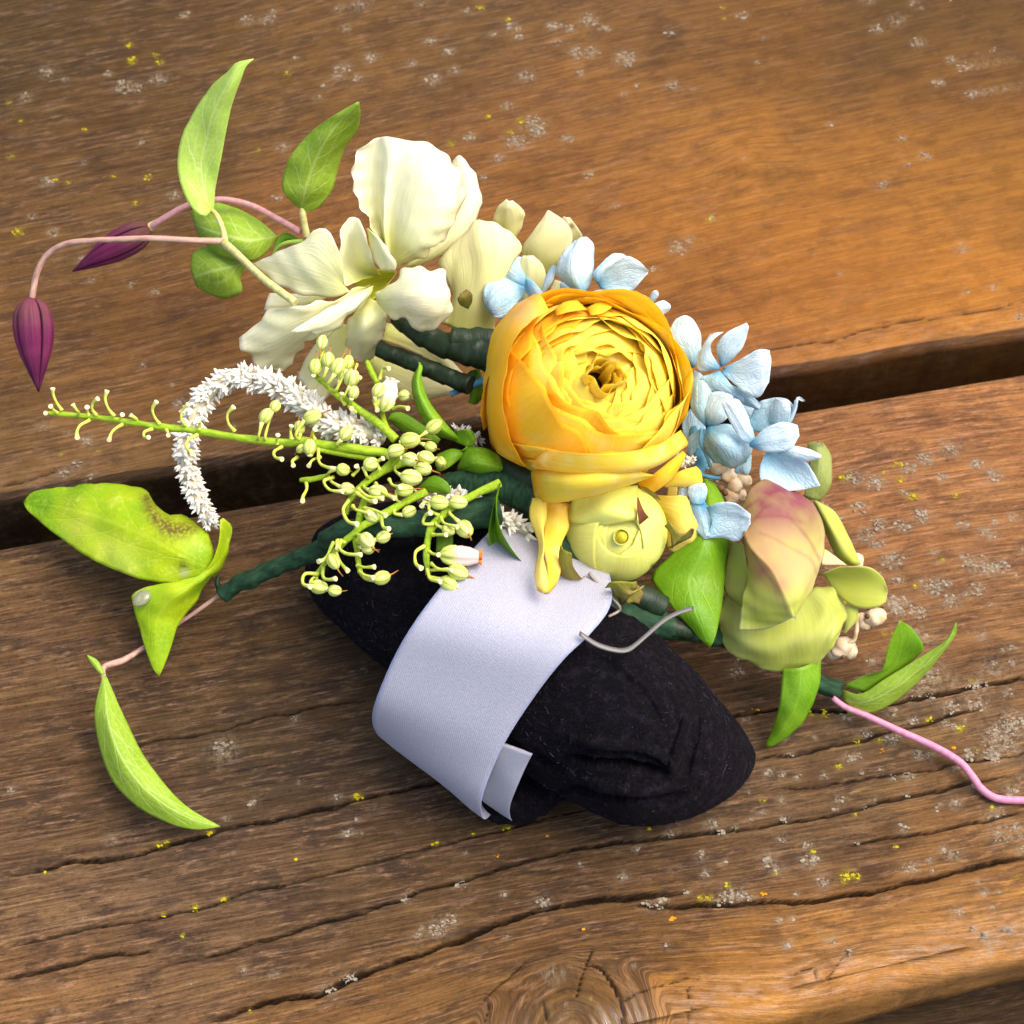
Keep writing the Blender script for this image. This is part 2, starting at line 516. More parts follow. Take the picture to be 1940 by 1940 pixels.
WALB = 0.80
TONES = [  # stain and weathering of the boards, by place
    (40, 40, (88, 66, 46)), (300, 60, (96, 70, 48)), (250, 250, (100, 72, 48)), (520, 130, (112, 80, 52)), (150, 420, (112, 80, 54)),
    (60, 620, (118, 82, 54)), (330, 640, (132, 90, 58)), (700, 130, (116, 82, 54)), (900, 60, (108, 78, 54)), (1000, 200, (126, 86, 56)),
    (1050, 330, (140, 92, 54)), (1250, 60, (120, 84, 54)), (1200, 220, (138, 92, 54)), (1450, 120, (120, 80, 44)), (1700, 60, (100, 70, 42)),
    (1850, 180, (118, 78, 42)), (1900, 40, (98, 68, 40)), (1400, 300, (156, 102, 52)), (1700, 320, (148, 96, 48)), (1900, 330, (150, 98, 46)), (1500, 500, (160, 102, 50)),
    (1250, 420, (152, 98, 52)), (1750, 560, (170, 108, 50)), (1400, 640, (150, 94, 52)), (1650, 670, (162, 104, 56)), (1900, 600, (172, 110, 52)),
    (700, 430, (134, 90, 58)), (500, 820, (130, 92, 62)), (150, 800, (136, 98, 68)), (60, 900, (124, 92, 66)), (300, 860, (130, 94, 64)), (850, 780, (124, 86, 58)),
    (1000, 560, (140, 92, 56))]
TONES_L = [
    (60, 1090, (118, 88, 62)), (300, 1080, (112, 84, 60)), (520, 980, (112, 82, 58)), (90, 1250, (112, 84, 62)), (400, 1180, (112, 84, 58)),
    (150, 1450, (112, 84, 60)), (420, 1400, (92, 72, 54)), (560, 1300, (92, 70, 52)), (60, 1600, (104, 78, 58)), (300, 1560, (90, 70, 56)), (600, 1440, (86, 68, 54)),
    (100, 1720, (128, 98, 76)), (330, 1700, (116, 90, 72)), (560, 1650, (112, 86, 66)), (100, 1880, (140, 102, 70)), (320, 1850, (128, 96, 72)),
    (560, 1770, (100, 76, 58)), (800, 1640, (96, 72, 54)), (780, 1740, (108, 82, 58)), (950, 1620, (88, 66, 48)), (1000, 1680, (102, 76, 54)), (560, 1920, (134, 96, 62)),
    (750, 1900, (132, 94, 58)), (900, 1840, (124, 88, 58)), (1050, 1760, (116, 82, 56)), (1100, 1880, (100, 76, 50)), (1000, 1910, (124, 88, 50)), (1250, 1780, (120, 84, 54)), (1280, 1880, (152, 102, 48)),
    (1500, 1780, (142, 98, 58)), (1450, 1880, (158, 106, 54)), (1700, 1740, (146, 102, 62)), (1650, 1850, (186, 128, 72)), (1500, 1925, (196, 136, 76)), (1850, 1800, (178, 124, 74)), (1350, 1930, (170, 116, 58)), (1900, 1720, (150, 104, 60)),  # golden wood at the front right, raised to paint in the edge highlight
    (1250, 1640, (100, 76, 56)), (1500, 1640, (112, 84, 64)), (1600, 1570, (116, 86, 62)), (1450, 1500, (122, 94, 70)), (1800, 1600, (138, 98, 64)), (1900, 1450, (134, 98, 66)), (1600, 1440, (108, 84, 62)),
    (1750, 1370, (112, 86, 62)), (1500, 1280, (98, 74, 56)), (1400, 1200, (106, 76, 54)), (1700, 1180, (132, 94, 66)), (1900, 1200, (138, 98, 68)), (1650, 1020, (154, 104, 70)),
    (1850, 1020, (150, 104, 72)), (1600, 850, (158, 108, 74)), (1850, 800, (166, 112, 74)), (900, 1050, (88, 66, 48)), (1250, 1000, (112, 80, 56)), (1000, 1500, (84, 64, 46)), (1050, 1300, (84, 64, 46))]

KN = [tuple(st_px([(1120, 1990)])[0]) + (0.010, 0.034, 0.022), tuple(st_px([(1660, 1840)])[0]) + (0.0025, 0.012, 0.008),
      tuple(st_px([(1420, 290)])[0]) + (0.003, 0.010, 0.008)]
def grain_t(s, t, drift=0.0):
    g = t + 0.0025 * (fbm(s * 14, t * 9, 3, 2) - .5) * 2
    for (ks, kt, A, ws, wt) in KN:
        g = g - A * np.exp(-((s - ks) / ws) ** 2 - ((t - kt) / wt) ** 2)
    kc = st_px([(1085, 1955)])[0]
    r = np.hypot((s - kc[0]) / 1.15, t - kc[1]) * (1 + .10 * (fbm(s * 220, t * 220, 61, 2) - .5))
    w = np.clip((0.0170 - r) / 0.0045, 0, 1); w = w * w * (3 - 2 * w)
    g = g * (1 - w) + (kc[1] + r * .5) * w
    return g + drift * s

CRACKS = [  # pixel paths on the tabletop, width mm, depth mm
    ([(0, 1662), (145, 1635), (254, 1617), (417, 1573), (543, 1546), (640, 1526), (745, 1500), (850, 1478)], .75, 1.6),
    ([(1300, 1372), (1385, 1360), (1480, 1342), (1600, 1345), (1740, 1322), (1840, 1305), (1960, 1282)], .75, 1.6),
    ([(1425, 1444), (1560, 1417), (1640, 1398), (1740, 1372), (1860, 1345)], .6, 1.2),
    ([(-10, 1797), (217, 1753), (362, 1722), (471, 1693), (600, 1659), (745, 1623), (890, 1587), (999, 1560), (1125, 1529)], .42, 1.0),
    ([(250, 1838), (435, 1800), (600, 1752), (745, 1710), (890, 1663), (1053, 1616), (1240, 1591), (1385, 1577), (1530, 1552), (1639, 1529), (1747, 1501), (1850, 1480), (1960, 1462)], .6, 1.3),
    ([(398, 1936), (543, 1889), (600, 1884), (672, 1851), (817, 1804), (926, 1759), (1035, 1721), (1107, 1712), (1198, 1700), (1300, 1690)], 1.0, 2.2),
    ([(1200, 1712), (1240, 1718), (1360, 1714), (1428, 1712), (1530, 1707), (1639, 1693), (1747, 1668), (1856, 1643), (1970, 1617)], .8, 1.8),
    ([(1600, 1603), (1639, 1596), (1747, 1578), (1850, 1556), (1960, 1533)], .5, 1.0),
    ([(-10, 1854), (109, 1834), (181, 1814), (300, 1800)], .7, 1.0),
    ([(235, 1414), (400, 1385), (543, 1350), (700, 1325)], .45, .7),
    ([(1450, 1500), (1620, 1478), (1780, 1452), (1960, 1425)], .4, .7),
    ([(1800, 1900), (1860, 1850), (1950, 1822)], .5, .8),
    ([(1125, 1799), (1111, 1833), (1100, 1860), (1091, 1893)], .34, .9),
    ([(1111, 1835), (1135, 1838), (1154, 1857), (1172, 1890), (1180, 1920), (1180, 1960)], .42, 1.2),
    ([(1176, 1905), (1216, 1880), (1260, 1862), (1310, 1846)], .24, .6),
    ([(1017, 1815), (1020, 1840), (1028, 1880), (1038, 1945)], .2, .5),
    ([(915, 1940), (925, 1905), (918, 1890), (940, 1872), (965, 1858), (999, 1822)], .2, .5),
    ([(1300, 1940), (1310, 1900), (1302, 1870), (1330, 1850)], .16, .4),
    ([(1500, 1850), (1540, 1835), (1556, 1860), (1590, 1820), (1610, 1800)], .16, .4)]
CRACKS_U = [([(1420, 668), (1461, 661), (1530, 648), (1600, 637), (1660, 620), (1700, 614), (1800, 597), (1970, 568)], .35, .5),
            ([(0, 918), (60, 905), (110, 890)], .5, .8)]
MARKS = [  # dents, knots and scuffs that are darker wood: u, v, radius px, strength
    (1420, 320, 22, .5), (1440, 335, 16, .45), (1470, 340, 18, .45), (1250, 85, 20, .6), (1275, 110, 20, .5), (1425, 305, 14, .4), (1480, 320, 16, .5), (1340, 530, 40, .3), (1300, 560, 40, .25),
    (1425, 145, 14, .4), (1720, 185, 18, .3), (560, 195, 26, .4), (1020, 350, 26, .35), (970, 360, 16, .3), (190, 290, 30, .3), (1620, 1590, 26, .55), (1700, 1570, 30, .4), (1660, 1660, 22, .45),
    (1570, 1500, 22, .3), (1270, 1800, 30, .3), (1110, 1910, 44, .38), (1060, 1850, 30, .28), (1150, 1950, 50, .4), (990, 1900, 26, .3), (60, 1330, 30, .25), (300, 1790, 40, .35), (620, 1690, 50, .3), (1760, 800, 20, .3), (1755, 815, 14, .3), (1860, 1240, 40, .4)]

def seg_dist(s, t, pts):
    d = np.full(s.shape, 9.0); al = np.zeros(s.shape)
    n = len(pts) - 1
    for i in range(n):
        a, b = pts[i], pts[i + 1]; ab = b - a; L2 = ab @ ab
        k = np.clip(((s - a[0]) * ab[0] + (t - a[1]) * ab[1]) / L2, 0, 1)
        q = np.hypot(s - a[0] - k * ab[0], t - a[1] - k * ab[1])
        al = np.where(q < d, (i + k) / n, al); d = np.minimum(d, q)
    return d, al

def plank(front, back, tones, wear0, cracks, seed, parent, mat, arris, s_step, t_step, thick=0.022, drift=0.0, crust=(), yel=(), tone=(1, 1, 1), face=1.0, shine=1.0):
    """front/back: functions of s giving the board's near and far edge"""
    sv = np.concatenate([np.linspace(-.55, -.135, 24)[:-1], np.arange(-.135, .135, s_step), np.linspace(.135, .55, 24)])
    th = np.linspace(0, math.pi / 2, 7)
    w0 = float(back(np.array([0.]))[0] - front(np.array([0.]))[0])
    a2 = 0.0035
    rows = [(0, 0, -thick)] + [(0, 0, -thick * k) for k in (.8, .6, .45)]
    rows += [(0, arris * (1 - math.cos(x)), arris * (math.sin(x) - 1)) for x in th]
    nin = int((w0 - arris - a2) / t_step)
    rows += [(k / nin, 0, 0) for k in range(1, nin)]
    rows += [(1, -a2 * (1 - math.sin(x)) , a2 * (math.cos(x) - 1)) for x in th]
    rows += [(1, 0, -thick * .6), (1, 0, -thick)]
    R = np.array(rows)
    f, b = front(sv)[:, None], back(sv)[:, None]
    k = R[None, :, 0]
    inner = (k > 0) & (k < 1)
    t = np.where(inner, (f + arris) * (1 - k) + (b - a2) * k, np.where(k >= 1, b, f) + R[None, :, 1])
    s = np.broadcast_to(sv[:, None], t.shape).copy()
    z = np.broadcast_to(R[None, :, 2], t.shape).copy()
    top = np.clip((z + 0.006) / 0.006, 0, 1)
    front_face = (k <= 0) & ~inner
    # worn, wavy edge
    t = t + np.where(front_face, 0.0014 * (fbm(s * 30 + 3, z * 30 + 1, seed + 20, 3) - .5) * 2, 0)
    z = z - np.where(k < 0.06, arris * 0.35 * fbm(s * 25, t * 4, seed + 31, 3), 0) * top * np.clip(1 - k / .06, 0, 1)
    g = grain_t(s, t, drift)
    z = z + 0.0005 * (fbm(s * 18, g * 60, seed, 3) - .5) * top
    wear = np.clip(wear0(s, t), 0, 1)
    ridge = fbm(s * 70, g * 1500, seed + 4, 3) - .5
    z = z + top * wear * (0.00036 * ridge + 0.00035 * (fbm(s * 45, g * 420, seed + 9, 2) - .5))
    dark = np.zeros(s.shape)
    for (pts, w, d) in cracks:
        q = st_px([(p[0], p[1]) for p in crom(pts, 28)])
        j = 0.0009 * (fbm(s * 150, t * 60, seed + 40, 4) - .5) * 2
        dist, al = seg_dist(s, t + j, q)
        ends = np.clip(np.minimum(al, 1 - al) * 9, 0, 1) ** .5
        ww = w * 0.001 * 0.52 * (0.45 + 1.0 * fbm(s * 160, t * 0 + w, seed + 50, 4)) * (0.25 + 0.75 * ends)
        m = np.exp(-(dist / np.maximum(ww, 1e-5)) ** 4)
        z = z - top * d * 0.0013 * m * ends
        dark = np.maximum(dark, np.exp(-(dist / (ww * 1.25)) ** 4) * .97 * ends ** .5 * top)
    px = PX(UNST(s, t, np.zeros_like(s)))
    num = np.zeros(s.shape + (3,)); den = np.zeros(s.shape)
    wu = px[..., 0] + 60 * (fbm(s * 60, g * 160, seed + 70) - .5) * 2; wv = px[..., 1] + 50 * (fbm(s * 60 + 9, g * 160, seed + 71) - .5) * 2
    for (u, v, c) in tones:
        d2 = ((wu - u) * .8) ** 2 + (wv - v) ** 2
        w = np.exp(-d2 / (2 * 75 ** 2)) + 1e-4 / (1 + d2 / 2e4)
        num += w[..., None] * np.array(lin(*c)); den += w
    colr = num / den[..., None] * WALB * np.array(tone)
    colr = np.where(front_face[..., None], colr * face, colr)  # face below one puts shade into the near face's colour
    cr = np.zeros(s.shape); yl = np.zeros(s.shape)
    tm = t.mean(0)
    for arr, spots, k_ in ((cr, crust, 1.25), (yl, yel, 1.0)):
        for (u, v, rad) in spots:
            c = st_px([(u, v)])[0]; R = rad * .000115 * k_
            i0, i1 = np.searchsorted(sv, [c[0] - 2.2 * R, c[0] + 2.2 * R])
            js = np.where(np.abs(tm - c[1]) < 2.2 * R + .02)[0]
            if i1 <= i0 or len(js) == 0: continue
            sl = (slice(i0, i1), slice(js[0], js[-1] + 1))
            w = np.exp(-(((s[sl] - c[0]) / 1.15) ** 2 + (t[sl] - c[1]) ** 2) / (R * R))
            arr[sl] = np.maximum(arr[sl], w)
    gloss = np.clip(1 - np.abs(k - .012) / .05, 0, 1) * np.ones_like(s) * shine
    mk = np.zeros(s.shape)
    for (u, v, r, a) in MARKS:
        mk = np.maximum(mk, a * np.exp(-(((wu - u) * .7) ** 2 + (wv - v) ** 2) / r ** 2))
    dark = np.clip(np.maximum(dark, mk * .8), 0, 1)
    V = UNST(s, t, z).reshape(-1, 3)
    ns, nt = s.shape
    cols = {"stain": np.concatenate([colr, np.ones(s.shape + (1,))], -1).reshape(-1, 4),
            "grain": np.stack([s, g, z], -1).reshape(-1, 3), "wear": wear.ravel(), "dark": dark.ravel(), "crust": cr.ravel(), "yellow": yl.ravel(), "gloss": gloss.ravel()}
    n = len(V)
    cap = [list(range(nt)), [(ns - 1) * nt + j for j in range(nt)]]
    Q = grid_quads(ns, nt)
    bot = np.stack([np.arange(ns - 1) * nt, np.arange(ns - 1) * nt + nt - 1, np.arange(1, ns) * nt + nt - 1, np.arange(1, ns) * nt], -1)
    Q = np.vstack([Q, bot])
    tr = []
    for c, fl in ((cap[0], 1), (cap[1], 0)):
        for j in range(1, nt - 1):
            tr.append((c[0], c[j + 1], c[j]) if not fl else (c[0], c[j], c[j + 1]))
    return add_obj("plank", V, Q, mat, parent, None, cols, True, np.array(tr), origin=UNST(0.0, float(t.mean()), 0.0))

def wood_mat():
    s = NT("weathered_stained_pine")
    g = s.attr("grain", 1); stain = s.attr("stain", 0); wear = s.attr("wear", 2); dark = s.attr("dark", 2)
    warp = s.n("ShaderNodeVectorMath", operation='ADD')
    wn_ = s.n("ShaderNodeTexNoise"); s.set(wn_.inputs['Vector'], s.scale(g, 70, 160, 70)); wn_.inputs['Scale'].default_value = 1.0; wn_.inputs['Detail'].default_value = 3.0
    wv = s.n("ShaderNodeVectorMath", operation='MULTIPLY_ADD'); s.set(wv.inputs[0], wn_.outputs['Color']); wv.inputs[1].default_value = (0.002, 0.0009, 0); wv.inputs[2].default_value = (-0.001, -0.00045, 0)
    s.set(warp.inputs[0], g); s.set(warp.inputs[1], wv.outputs[0]); g2 = warp.outputs[0]
    f1 = s.noise(s.scale(g2, 24, 520, 60), 1.0, 6.0, 0.65)              # ring streaks
    f2 = s.noise(s.scale(g2, 120, 2400, 200, (3, 1, 0)), 1.0, 4.0, 0.7)  # fibres
    f3 = s.noise(s.scale(g, 70, 170, 60, (7, 2, 0)), 1.0, 6.0, 0.68)     # blotches
    f4 = s.noise(s.scale(g2, 210, 900, 200, (1, 9, 0)), 1.0, 6.0, 0.7)   # flecks
    f5 = s.noise(s.scale(g, 900, 1500, 200, (4, 4, 0)), 1.0, 4.0, 0.7)   # pores
    f6 = s.noise(s.scale(g2, 8, 230, 20, (2, 6, 0)), 1.0, 3.0, 0.5)
    f7 = s.noise(s.scale(g, 16, 40, 20, (5, 8, 0)), 1.0, 4.0, 0.6)
    def mul(c): return s.mix(1.0, stain, c, 'MULTIPLY')
    col = mul((1.30, 1.24, 0.95))
    col = s.mix(s.math('MULTIPLY', s.remap(f1, 0.40, 0.62), s.math('MULTIPLY_ADD', wear, 0.6, 0.40)), col, mul((0.72, 0.65, 0.52)))
    col = s.mix(s.math('MULTIPLY', s.remap(f6, 0.50, 0.66), s.math('MULTIPLY_ADD', wear, 0.5, 0.15)), col, mul((0.62, 0.52, 0.40)))
    f8 = s.noise(s.scale(g, 130, 200, 20, (3, 3, 0)), 1.0, 6.0, 0.7)
    col = s.mix(s.math('MULTIPLY', s.remap(f8, 0.47, 0.62), 0.6), col, mul((0.62, 0.57, 0.53)))
    col = s.mix(s.math('MULTIPLY', s.remap(f7, 0.45, 0.70), 0.35), col, mul((0.70, 0.62, 0.55)))
    f4b = s.noise(s.scale(g2, 62, 980, 200, (6, 2, 0)), 1.0, 5.0, 0.68)
    fl_ = s.math('MAXIMUM', s.math('MULTIPLY', s.remap(f4, 0.53, 0.64), 0.75), s.remap(f4b, 0.52, 0.64))
    lightm = s.math('MULTIPLY', fl_, s.math('MULTIPLY_ADD', wear, 0.85, 0.04))
    lightm = s.math('MULTIPLY', lightm, s.remap(f3, 0.42, 0.60, 0.08, 1.0))
    col = s.mix(lightm, col, s.mix(0.5, mul((2.0, 1.75, 1.45)), lin(190, 152, 122)))
    dm = s.remap(s.math('ADD', s.math('MULTIPLY', f4, -0.5), s.math('MULTIPLY_ADD', f3, 0.9, 0.12)), 0.30, 0.44)
    dm = s.math('MULTIPLY', dm, s.math('MULTIPLY_ADD', wear, 0.70, 0.14))
    col = s.mix(dm, col, s.mix(0.5, mul((0.40, 0.38, 0.40)), lin(58, 47, 40)))
    col = s.mix(s.math('MULTIPLY', s.remap(f2, 0.46, 0.66), s.math('MULTIPLY_ADD', wear, 0.3, 0.22)), col, mul((0.46, 0.40, 0.34)))
    col = s.mix(s.math('MULTIPLY', s.remap(f5, 0.53, 0.66), s.math('MULTIPLY_ADD', wear, 0.35, 0.28)), col, mul((0.38, 0.34, 0.30)))
    f9 = s.noise(s.scale(g2, 60, 2000, 200, (9, 1, 0)), 1.0, 5.0, 0.75)
    amp = s.math('MULTIPLY_ADD', wear, 0.75, 0.35)
    mod = s.math('MULTIPLY_ADD', s.math('SUBTRACT', s.math('MULTIPLY_ADD', f9, 0.6, s.math('MULTIPLY', f5, 0.4)), 0.5), s.math('MULTIPLY', amp, 4.3), 1.0)
    mod = s.math('MAXIMUM', mod, 0.25)
    col = s.mix(1.0, col, s.comb(mod, s.math('MULTIPLY_ADD', mod, 0.97, 0.02), s.math('MULTIPLY_ADD', mod, 0.92, 0.06)), 'MULTIPLY')
    # grey and yellow crust growing in the grain
    cn = s.math('MULTIPLY', s.attr("crust", 2), s.remap(s.noise(s.scale(g, 900, 900, 900), 1.0, 5.0, 0.7), 0.44, 0.58))
    col = s.mix(s.math('MULTIPLY', cn, 0.75), col, s.mix(s.remap(f5, .4, .6), lin(158, 142, 118), lin(112, 98, 80)))
    yn = s.math('MULTIPLY', s.attr("yellow", 2), s.remap(s.noise(s.scale(g, 1100, 1100, 1100), 1.0, 4.0, 0.7), 0.42, 0.55))
    col = s.mix(s.math('MULTIPLY', yn, 0.8), col, lin(150, 136, 26))
    col = s.mix(s.math('MULTIPLY', dark, s.remap(f5, 0.25, 0.6, 1.0, 0.8)), col, lin(14, 10, 7))
    h = s.math('ADD', s.math('MULTIPLY', f1, 0.7), s.math('ADD', s.math('MULTIPLY', f2, 0.6), s.math('ADD', s.math('MULTIPLY', f4, 0.7), s.math('MULTIPLY', f5, 0.3))))
    st = s.n("ShaderNodeBump"); s.set(st.inputs['Height'], h); st.inputs['Distance'].default_value = 0.0009
    s.set(st.inputs['Strength'], s.math('MULTIPLY_ADD', wear, 0.6, 0.25))
    gl = s.math('MULTIPLY', s.attr("gloss", 2), s.remap(f4, 0.42, 0.6))
    rough = s.math('SUBTRACT', s.math('ADD', s.math('MULTIPLY_ADD', wear, 0.12, 0.56), s.math('MULTIPLY', f5, 0.25)), s.math('MULTIPLY', gl, 0.50))
    return s.finish(col, rough, s.math('MULTIPLY_ADD', gl, 0.7, 0.10), st.outputs[0])
WOOD = wood_mat()

GU = [(300, 150, 12), (350, 28, 8), (235, 165, 14), (260, 165, 10), (205, 140, 6), (48, 185, 10), (90, 345, 10), (160, 308, 6), (270, 270, 7), (330, 370, 10), (60, 410, 6), (100, 440, 8), (680, 10, 14), (800, 8, 9),
      (655, 55, 9), (515, 25, 7), (815, 78, 9), (850, 98, 10), (980, 70, 8), (1050, 50, 12), (1080, 55, 9), (1055, 80, 8), (1090, 100, 12), (995, 145, 12), (860, 132, 9), (780, 120, 8), (640, 145, 9), (820, 150, 12),
      (1010, 235, 18), (1020, 250, 12), (980, 268, 16), (960, 200, 9), (945, 300, 10), (890, 260, 9), (1075, 262, 10), (1100, 140, 7), (1115, 38, 14), (1150, 55, 6), (1270, 62, 8), (1185, 110, 16), (1120, 100, 12),
      (1405, 30, 9), (1700, 38, 12), (1660, 55, 10), (1645, 0, 10), (1730, 5, 8), (1840, 178, 9), (1825, 128, 10), (1880, 95, 6), (1710, 262, 7), (1285, 470, 14), (1305, 455, 8), (1115, 332, 8), (1240, 510, 6), (1350, 415, 6), (1570, 235, 5),
      (1275, 160, 10), (1410, 300, 4), (360, 880, 12), (118, 895, 10), (170, 900, 7), (145, 880, 8), (650, 130, 12), (560, 110, 5), (700, 300, 6), (525, 375, 7), (250, 540, 6)]
GL = [(1620, 905, 14), (1660, 915, 16), (1755, 870, 14), (1800, 850, 16), (1850, 880, 12), (1880, 900, 14), (1720, 890, 12), (1745, 975, 14), (1720, 1000, 8), (1705, 995, 9), (1640, 1015, 14), (1660, 1030, 12), (1750, 985, 8),
      (1920, 980, 8), (1850, 1070, 20), (1895, 1075, 14), (1880, 1080, 14), (1690, 1060, 18), (1830, 1055, 9), (1700, 1100, 10), (1765, 1110, 18), (1790, 1105, 10), (1800, 1140, 14), (1700, 1150, 22), (1740, 1160, 14), (1745, 1210, 18), (1690, 1140, 14), (1860, 1205, 10),
      (1880, 1270, 18), (1920, 1260, 12), (1760, 1280, 26), (1745, 1300, 24), (1800, 1290, 12), (1850, 1330, 18), (1900, 1400, 30), (1920, 1370, 22), (1880, 1430, 14), (1800, 1340, 14), (1730, 1365, 9), (1790, 1370, 8), (1720, 1230, 16), (1850, 1300, 16),
      (1610, 1435, 9), (1625, 1432, 7), (1740, 1430, 9), (1760, 1432, 7), (1835, 1435, 9), (1720, 1470, 8), (1510, 1470, 6), (1455, 1465, 8), (1480, 1467, 6), (1590, 1515, 8), (1480, 1515, 6), (1560, 1470, 6), (1630, 1463, 4), (1330, 1620, 8), (1350, 1560, 10), (1270, 1580, 9),
      (1530, 1600, 8), (1480, 1590, 7), (1470, 1645, 8), (1455, 1625, 10), (1540, 1625, 4), (1790, 1610, 9), (1810, 1620, 9), (1760, 1630, 6), (1900, 1580, 18), (1930, 1570, 14), (1920, 1500, 12), (1870, 1550, 8), (1560, 1670, 10), (1380, 1700, 14), (1400, 1695, 12), (1420, 1700, 8), (1360, 1708, 8), (1300, 1690, 6), (1510, 1695, 5),
      (1250, 1710, 10), (1230, 1715, 10), (1260, 1705, 7), (1500, 1742, 6), (1475, 1745, 6), (830, 1760, 14), (850, 1745, 12), (875, 1675, 8), (865, 1678, 6), (655, 1855, 9), (668, 1850, 7), (625, 1875, 10), (1030, 1710, 10), (800, 1760, 5), (955, 1695, 5), (1050, 1845, 12), (640, 1510, 6), (425, 1420, 18), (1200, 1830, 4),
      (1100, 1640, 5), (1180, 1660, 8), (1285, 1540, 5), (1640, 1530, 5), (1880, 1720, 4), (1890, 1690, 4), (1610, 1805, 6), (560, 1362, 6), (690, 1270, 5), (1560, 1230, 6), (1480, 1255, 6), (1640, 1390, 10), (1690, 1400, 12), (1570, 1380, 7), (1600, 1360, 9)]
YU = [(245, 85, 6), (250, 115, 8), (295, 105, 6), (305, 118, 6), (18, 195, 5), (160, 245, 4), (35, 440, 9), (20, 297, 6), (280, 335, 6), (255, 385, 4), (105, 340, 4), (910, 15, 7), (963, 36, 5), (985, 227, 6), (965, 250, 5), (855, 272, 7), (1370, 15, 4), (1371, 35, 4), (1345, 415, 6), (115, 860, 4), (185, 855, 4), (490, 285, 4), (545, 140, 5), (40, 230, 4), (925, 220, 5), (850, 340, 4), (130, 345, 5), (215, 335, 3)]
YL = [(1600, 905, 7), (1700, 880, 7), (1705, 908, 6), (1678, 895, 4), (1730, 940, 9), (1812, 938, 6), (1675, 1200, 5), (1690, 1200, 5), (1735, 1112, 4), (1560, 1352, 8), (1535, 1353, 6), (1760, 1365, 6), (1820, 1380, 8), (1625, 1405, 6), (1665, 1403, 5), (1590, 1452, 6), (1540, 1612, 5), (1380, 1677, 5), (1330, 1702, 7), (1345, 1701, 6), (1605, 1658, 10), (1620, 1660, 7), (1600, 1670, 5), (1695, 1603, 4), (1880, 1530, 5), (1620, 1543, 3), (1445, 1515, 4), (1470, 1655, 4),
      (680, 1510, 7), (895, 1580, 4), (825, 1598, 5), (960, 1568, 7), (300, 1600, 6), (315, 1596, 5), (395, 1578, 6), (675, 1510, 6), (370, 1720, 7), (425, 1703, 6), (310, 1733, 4), (345, 1773, 5), (85, 1653, 3), (1600, 1140, 4), (1120, 1892, 3), (1780, 1285, 4), (1880, 1080, 4), (1840, 1290, 4), (420, 1934, 6), (475, 1917, 3), (1230, 1570, 3), (560, 1628, 3), (1785, 1060, 5), (1850, 1420, 4), (1925, 1660, 4)]
OU = [(75, 292, 4)]
OL = [(1670, 1422, 5), (1445, 1695, 6), (1273, 1740, 5), (943, 1620, 5), (1040, 1585, 4), (1110, 1760, 4), (487, 1502, 3), (1780, 1172, 4), (1805, 1178, 4), (1440, 1360, 6), (1430, 1345, 4), (1273, 1741, 5), (1810, 1418, 4), (1274, 1740, 3), (1560, 1345, 5)]
r_ = np.random.default_rng(4)
for _ in range(130):
    u = 1940 * r_.random(); v = 900 * r_.random() ** 1.2
    if r_.random() < .75 - .5 * u / 1940 * v / 900: GU.append((u, v, 4 + 8 * r_.random() ** 2))
for _ in range(110):
    u = 1300 + 640 * r_.random() ** .8; v = 900 + 900 * r_.random()
    GL.append((u, v, 4 + 9 * r_.random() ** 2))
for _ in range(26):
    GL.append((1300 * r_.random(), 1450 + 480 * r_.random(), 3 + 5 * r_.random() ** 2))
def on_up(sp): return [q for q in sp if q[1] < 940 - .166 * q[0]]
def on_low(sp): return [q for q in sp if q[1] > 1042 - .170 * q[0] and q[1] < 1925 - .25 * max(q[0] - 1390, 0)]
table = empty("picnic_table", P([(970, 970, 0)])[0], None, "weathered brown stained plank tabletop spotted with grey and yellow lichen", "picnic table")
def line_fn(p, q):
    a, b = st_px([p, q])
    m = (b[1] - a[1]) / (b[0] - a[0])
    return lambda s: a[1] + m * (np.clip(s, -.2, .2) - a[0])
fu = line_fn((0, 951), (1940, 634)); bl = line_fn((0, 1031), (1940, 700)); fl = line_fn((1340, 1962), (1940, 1822))
pl_low = plank(fl, bl, TONES_L, lambda s, t: np.clip(.9 - (s * 1.2), .45, 1) * np.clip(.30 + (t - fl(s)) / .030, .3, 1), CRACKS, 5, table, WOOD, 0.0050, .00050, .00030, crust=on_low(GL), yel=on_low(YL), tone=(1.04, 1.12, 1.10))
pl_up = plank(fu, lambda s: fu(s) + .152, TONES, lambda s, t: np.clip(.36 - s * 2.2 + (t - .05) * 1.2, .06, .75), CRACKS_U, 15, table, WOOD, 0.0022, .0008, .0005, thick=.038, drift=-.07, crust=on_up(GU), yel=on_up(YU), tone=(.88, .96, .84), face=.28, shine=.3)  # face darkens the near edge's colour, painting the gap's shade
pl_back = plank(lambda s: fu(s) + .163, lambda s: fu(s) + .163 + .14, TONES, lambda s, t: s * 0 + .5, [], 25, table, WOOD, 0.0035, .006, .006)
# the bench board of the same table, lower and nearer
seat = plank(lambda s: fl(s * 0) - .06, lambda s: fl(s * 0) + .06, [(1800, 1900, (84, 66, 48)), (1500, 2100, (78, 60, 44))], lambda s, t: s * 0 + .6, [], 33, table, WOOD, 0.004, .004, .004, thick=.03)
seat.location.z -= 0.055

# ground below the table
gm = plain_mat("bare_earth", lin(86, 74, 56), lin(58, 56, 38), sc=14.0, rough=.95, spec=.1)
xs = np.linspace(-40, 40, 41); gx, gy = np.meshgrid(xs, xs, indexing='ij')
grd = add_obj("ground", np.stack([gx, gy, -0.74 + 0.02 * np.sin(gx * 1.7) * np.cos(gy * 1.3)], -1).reshape(-1, 3), grid_quads(41, 41), gm)
grd["kind"] = "structure"; grd["label"] = "bare brown earth under the table"

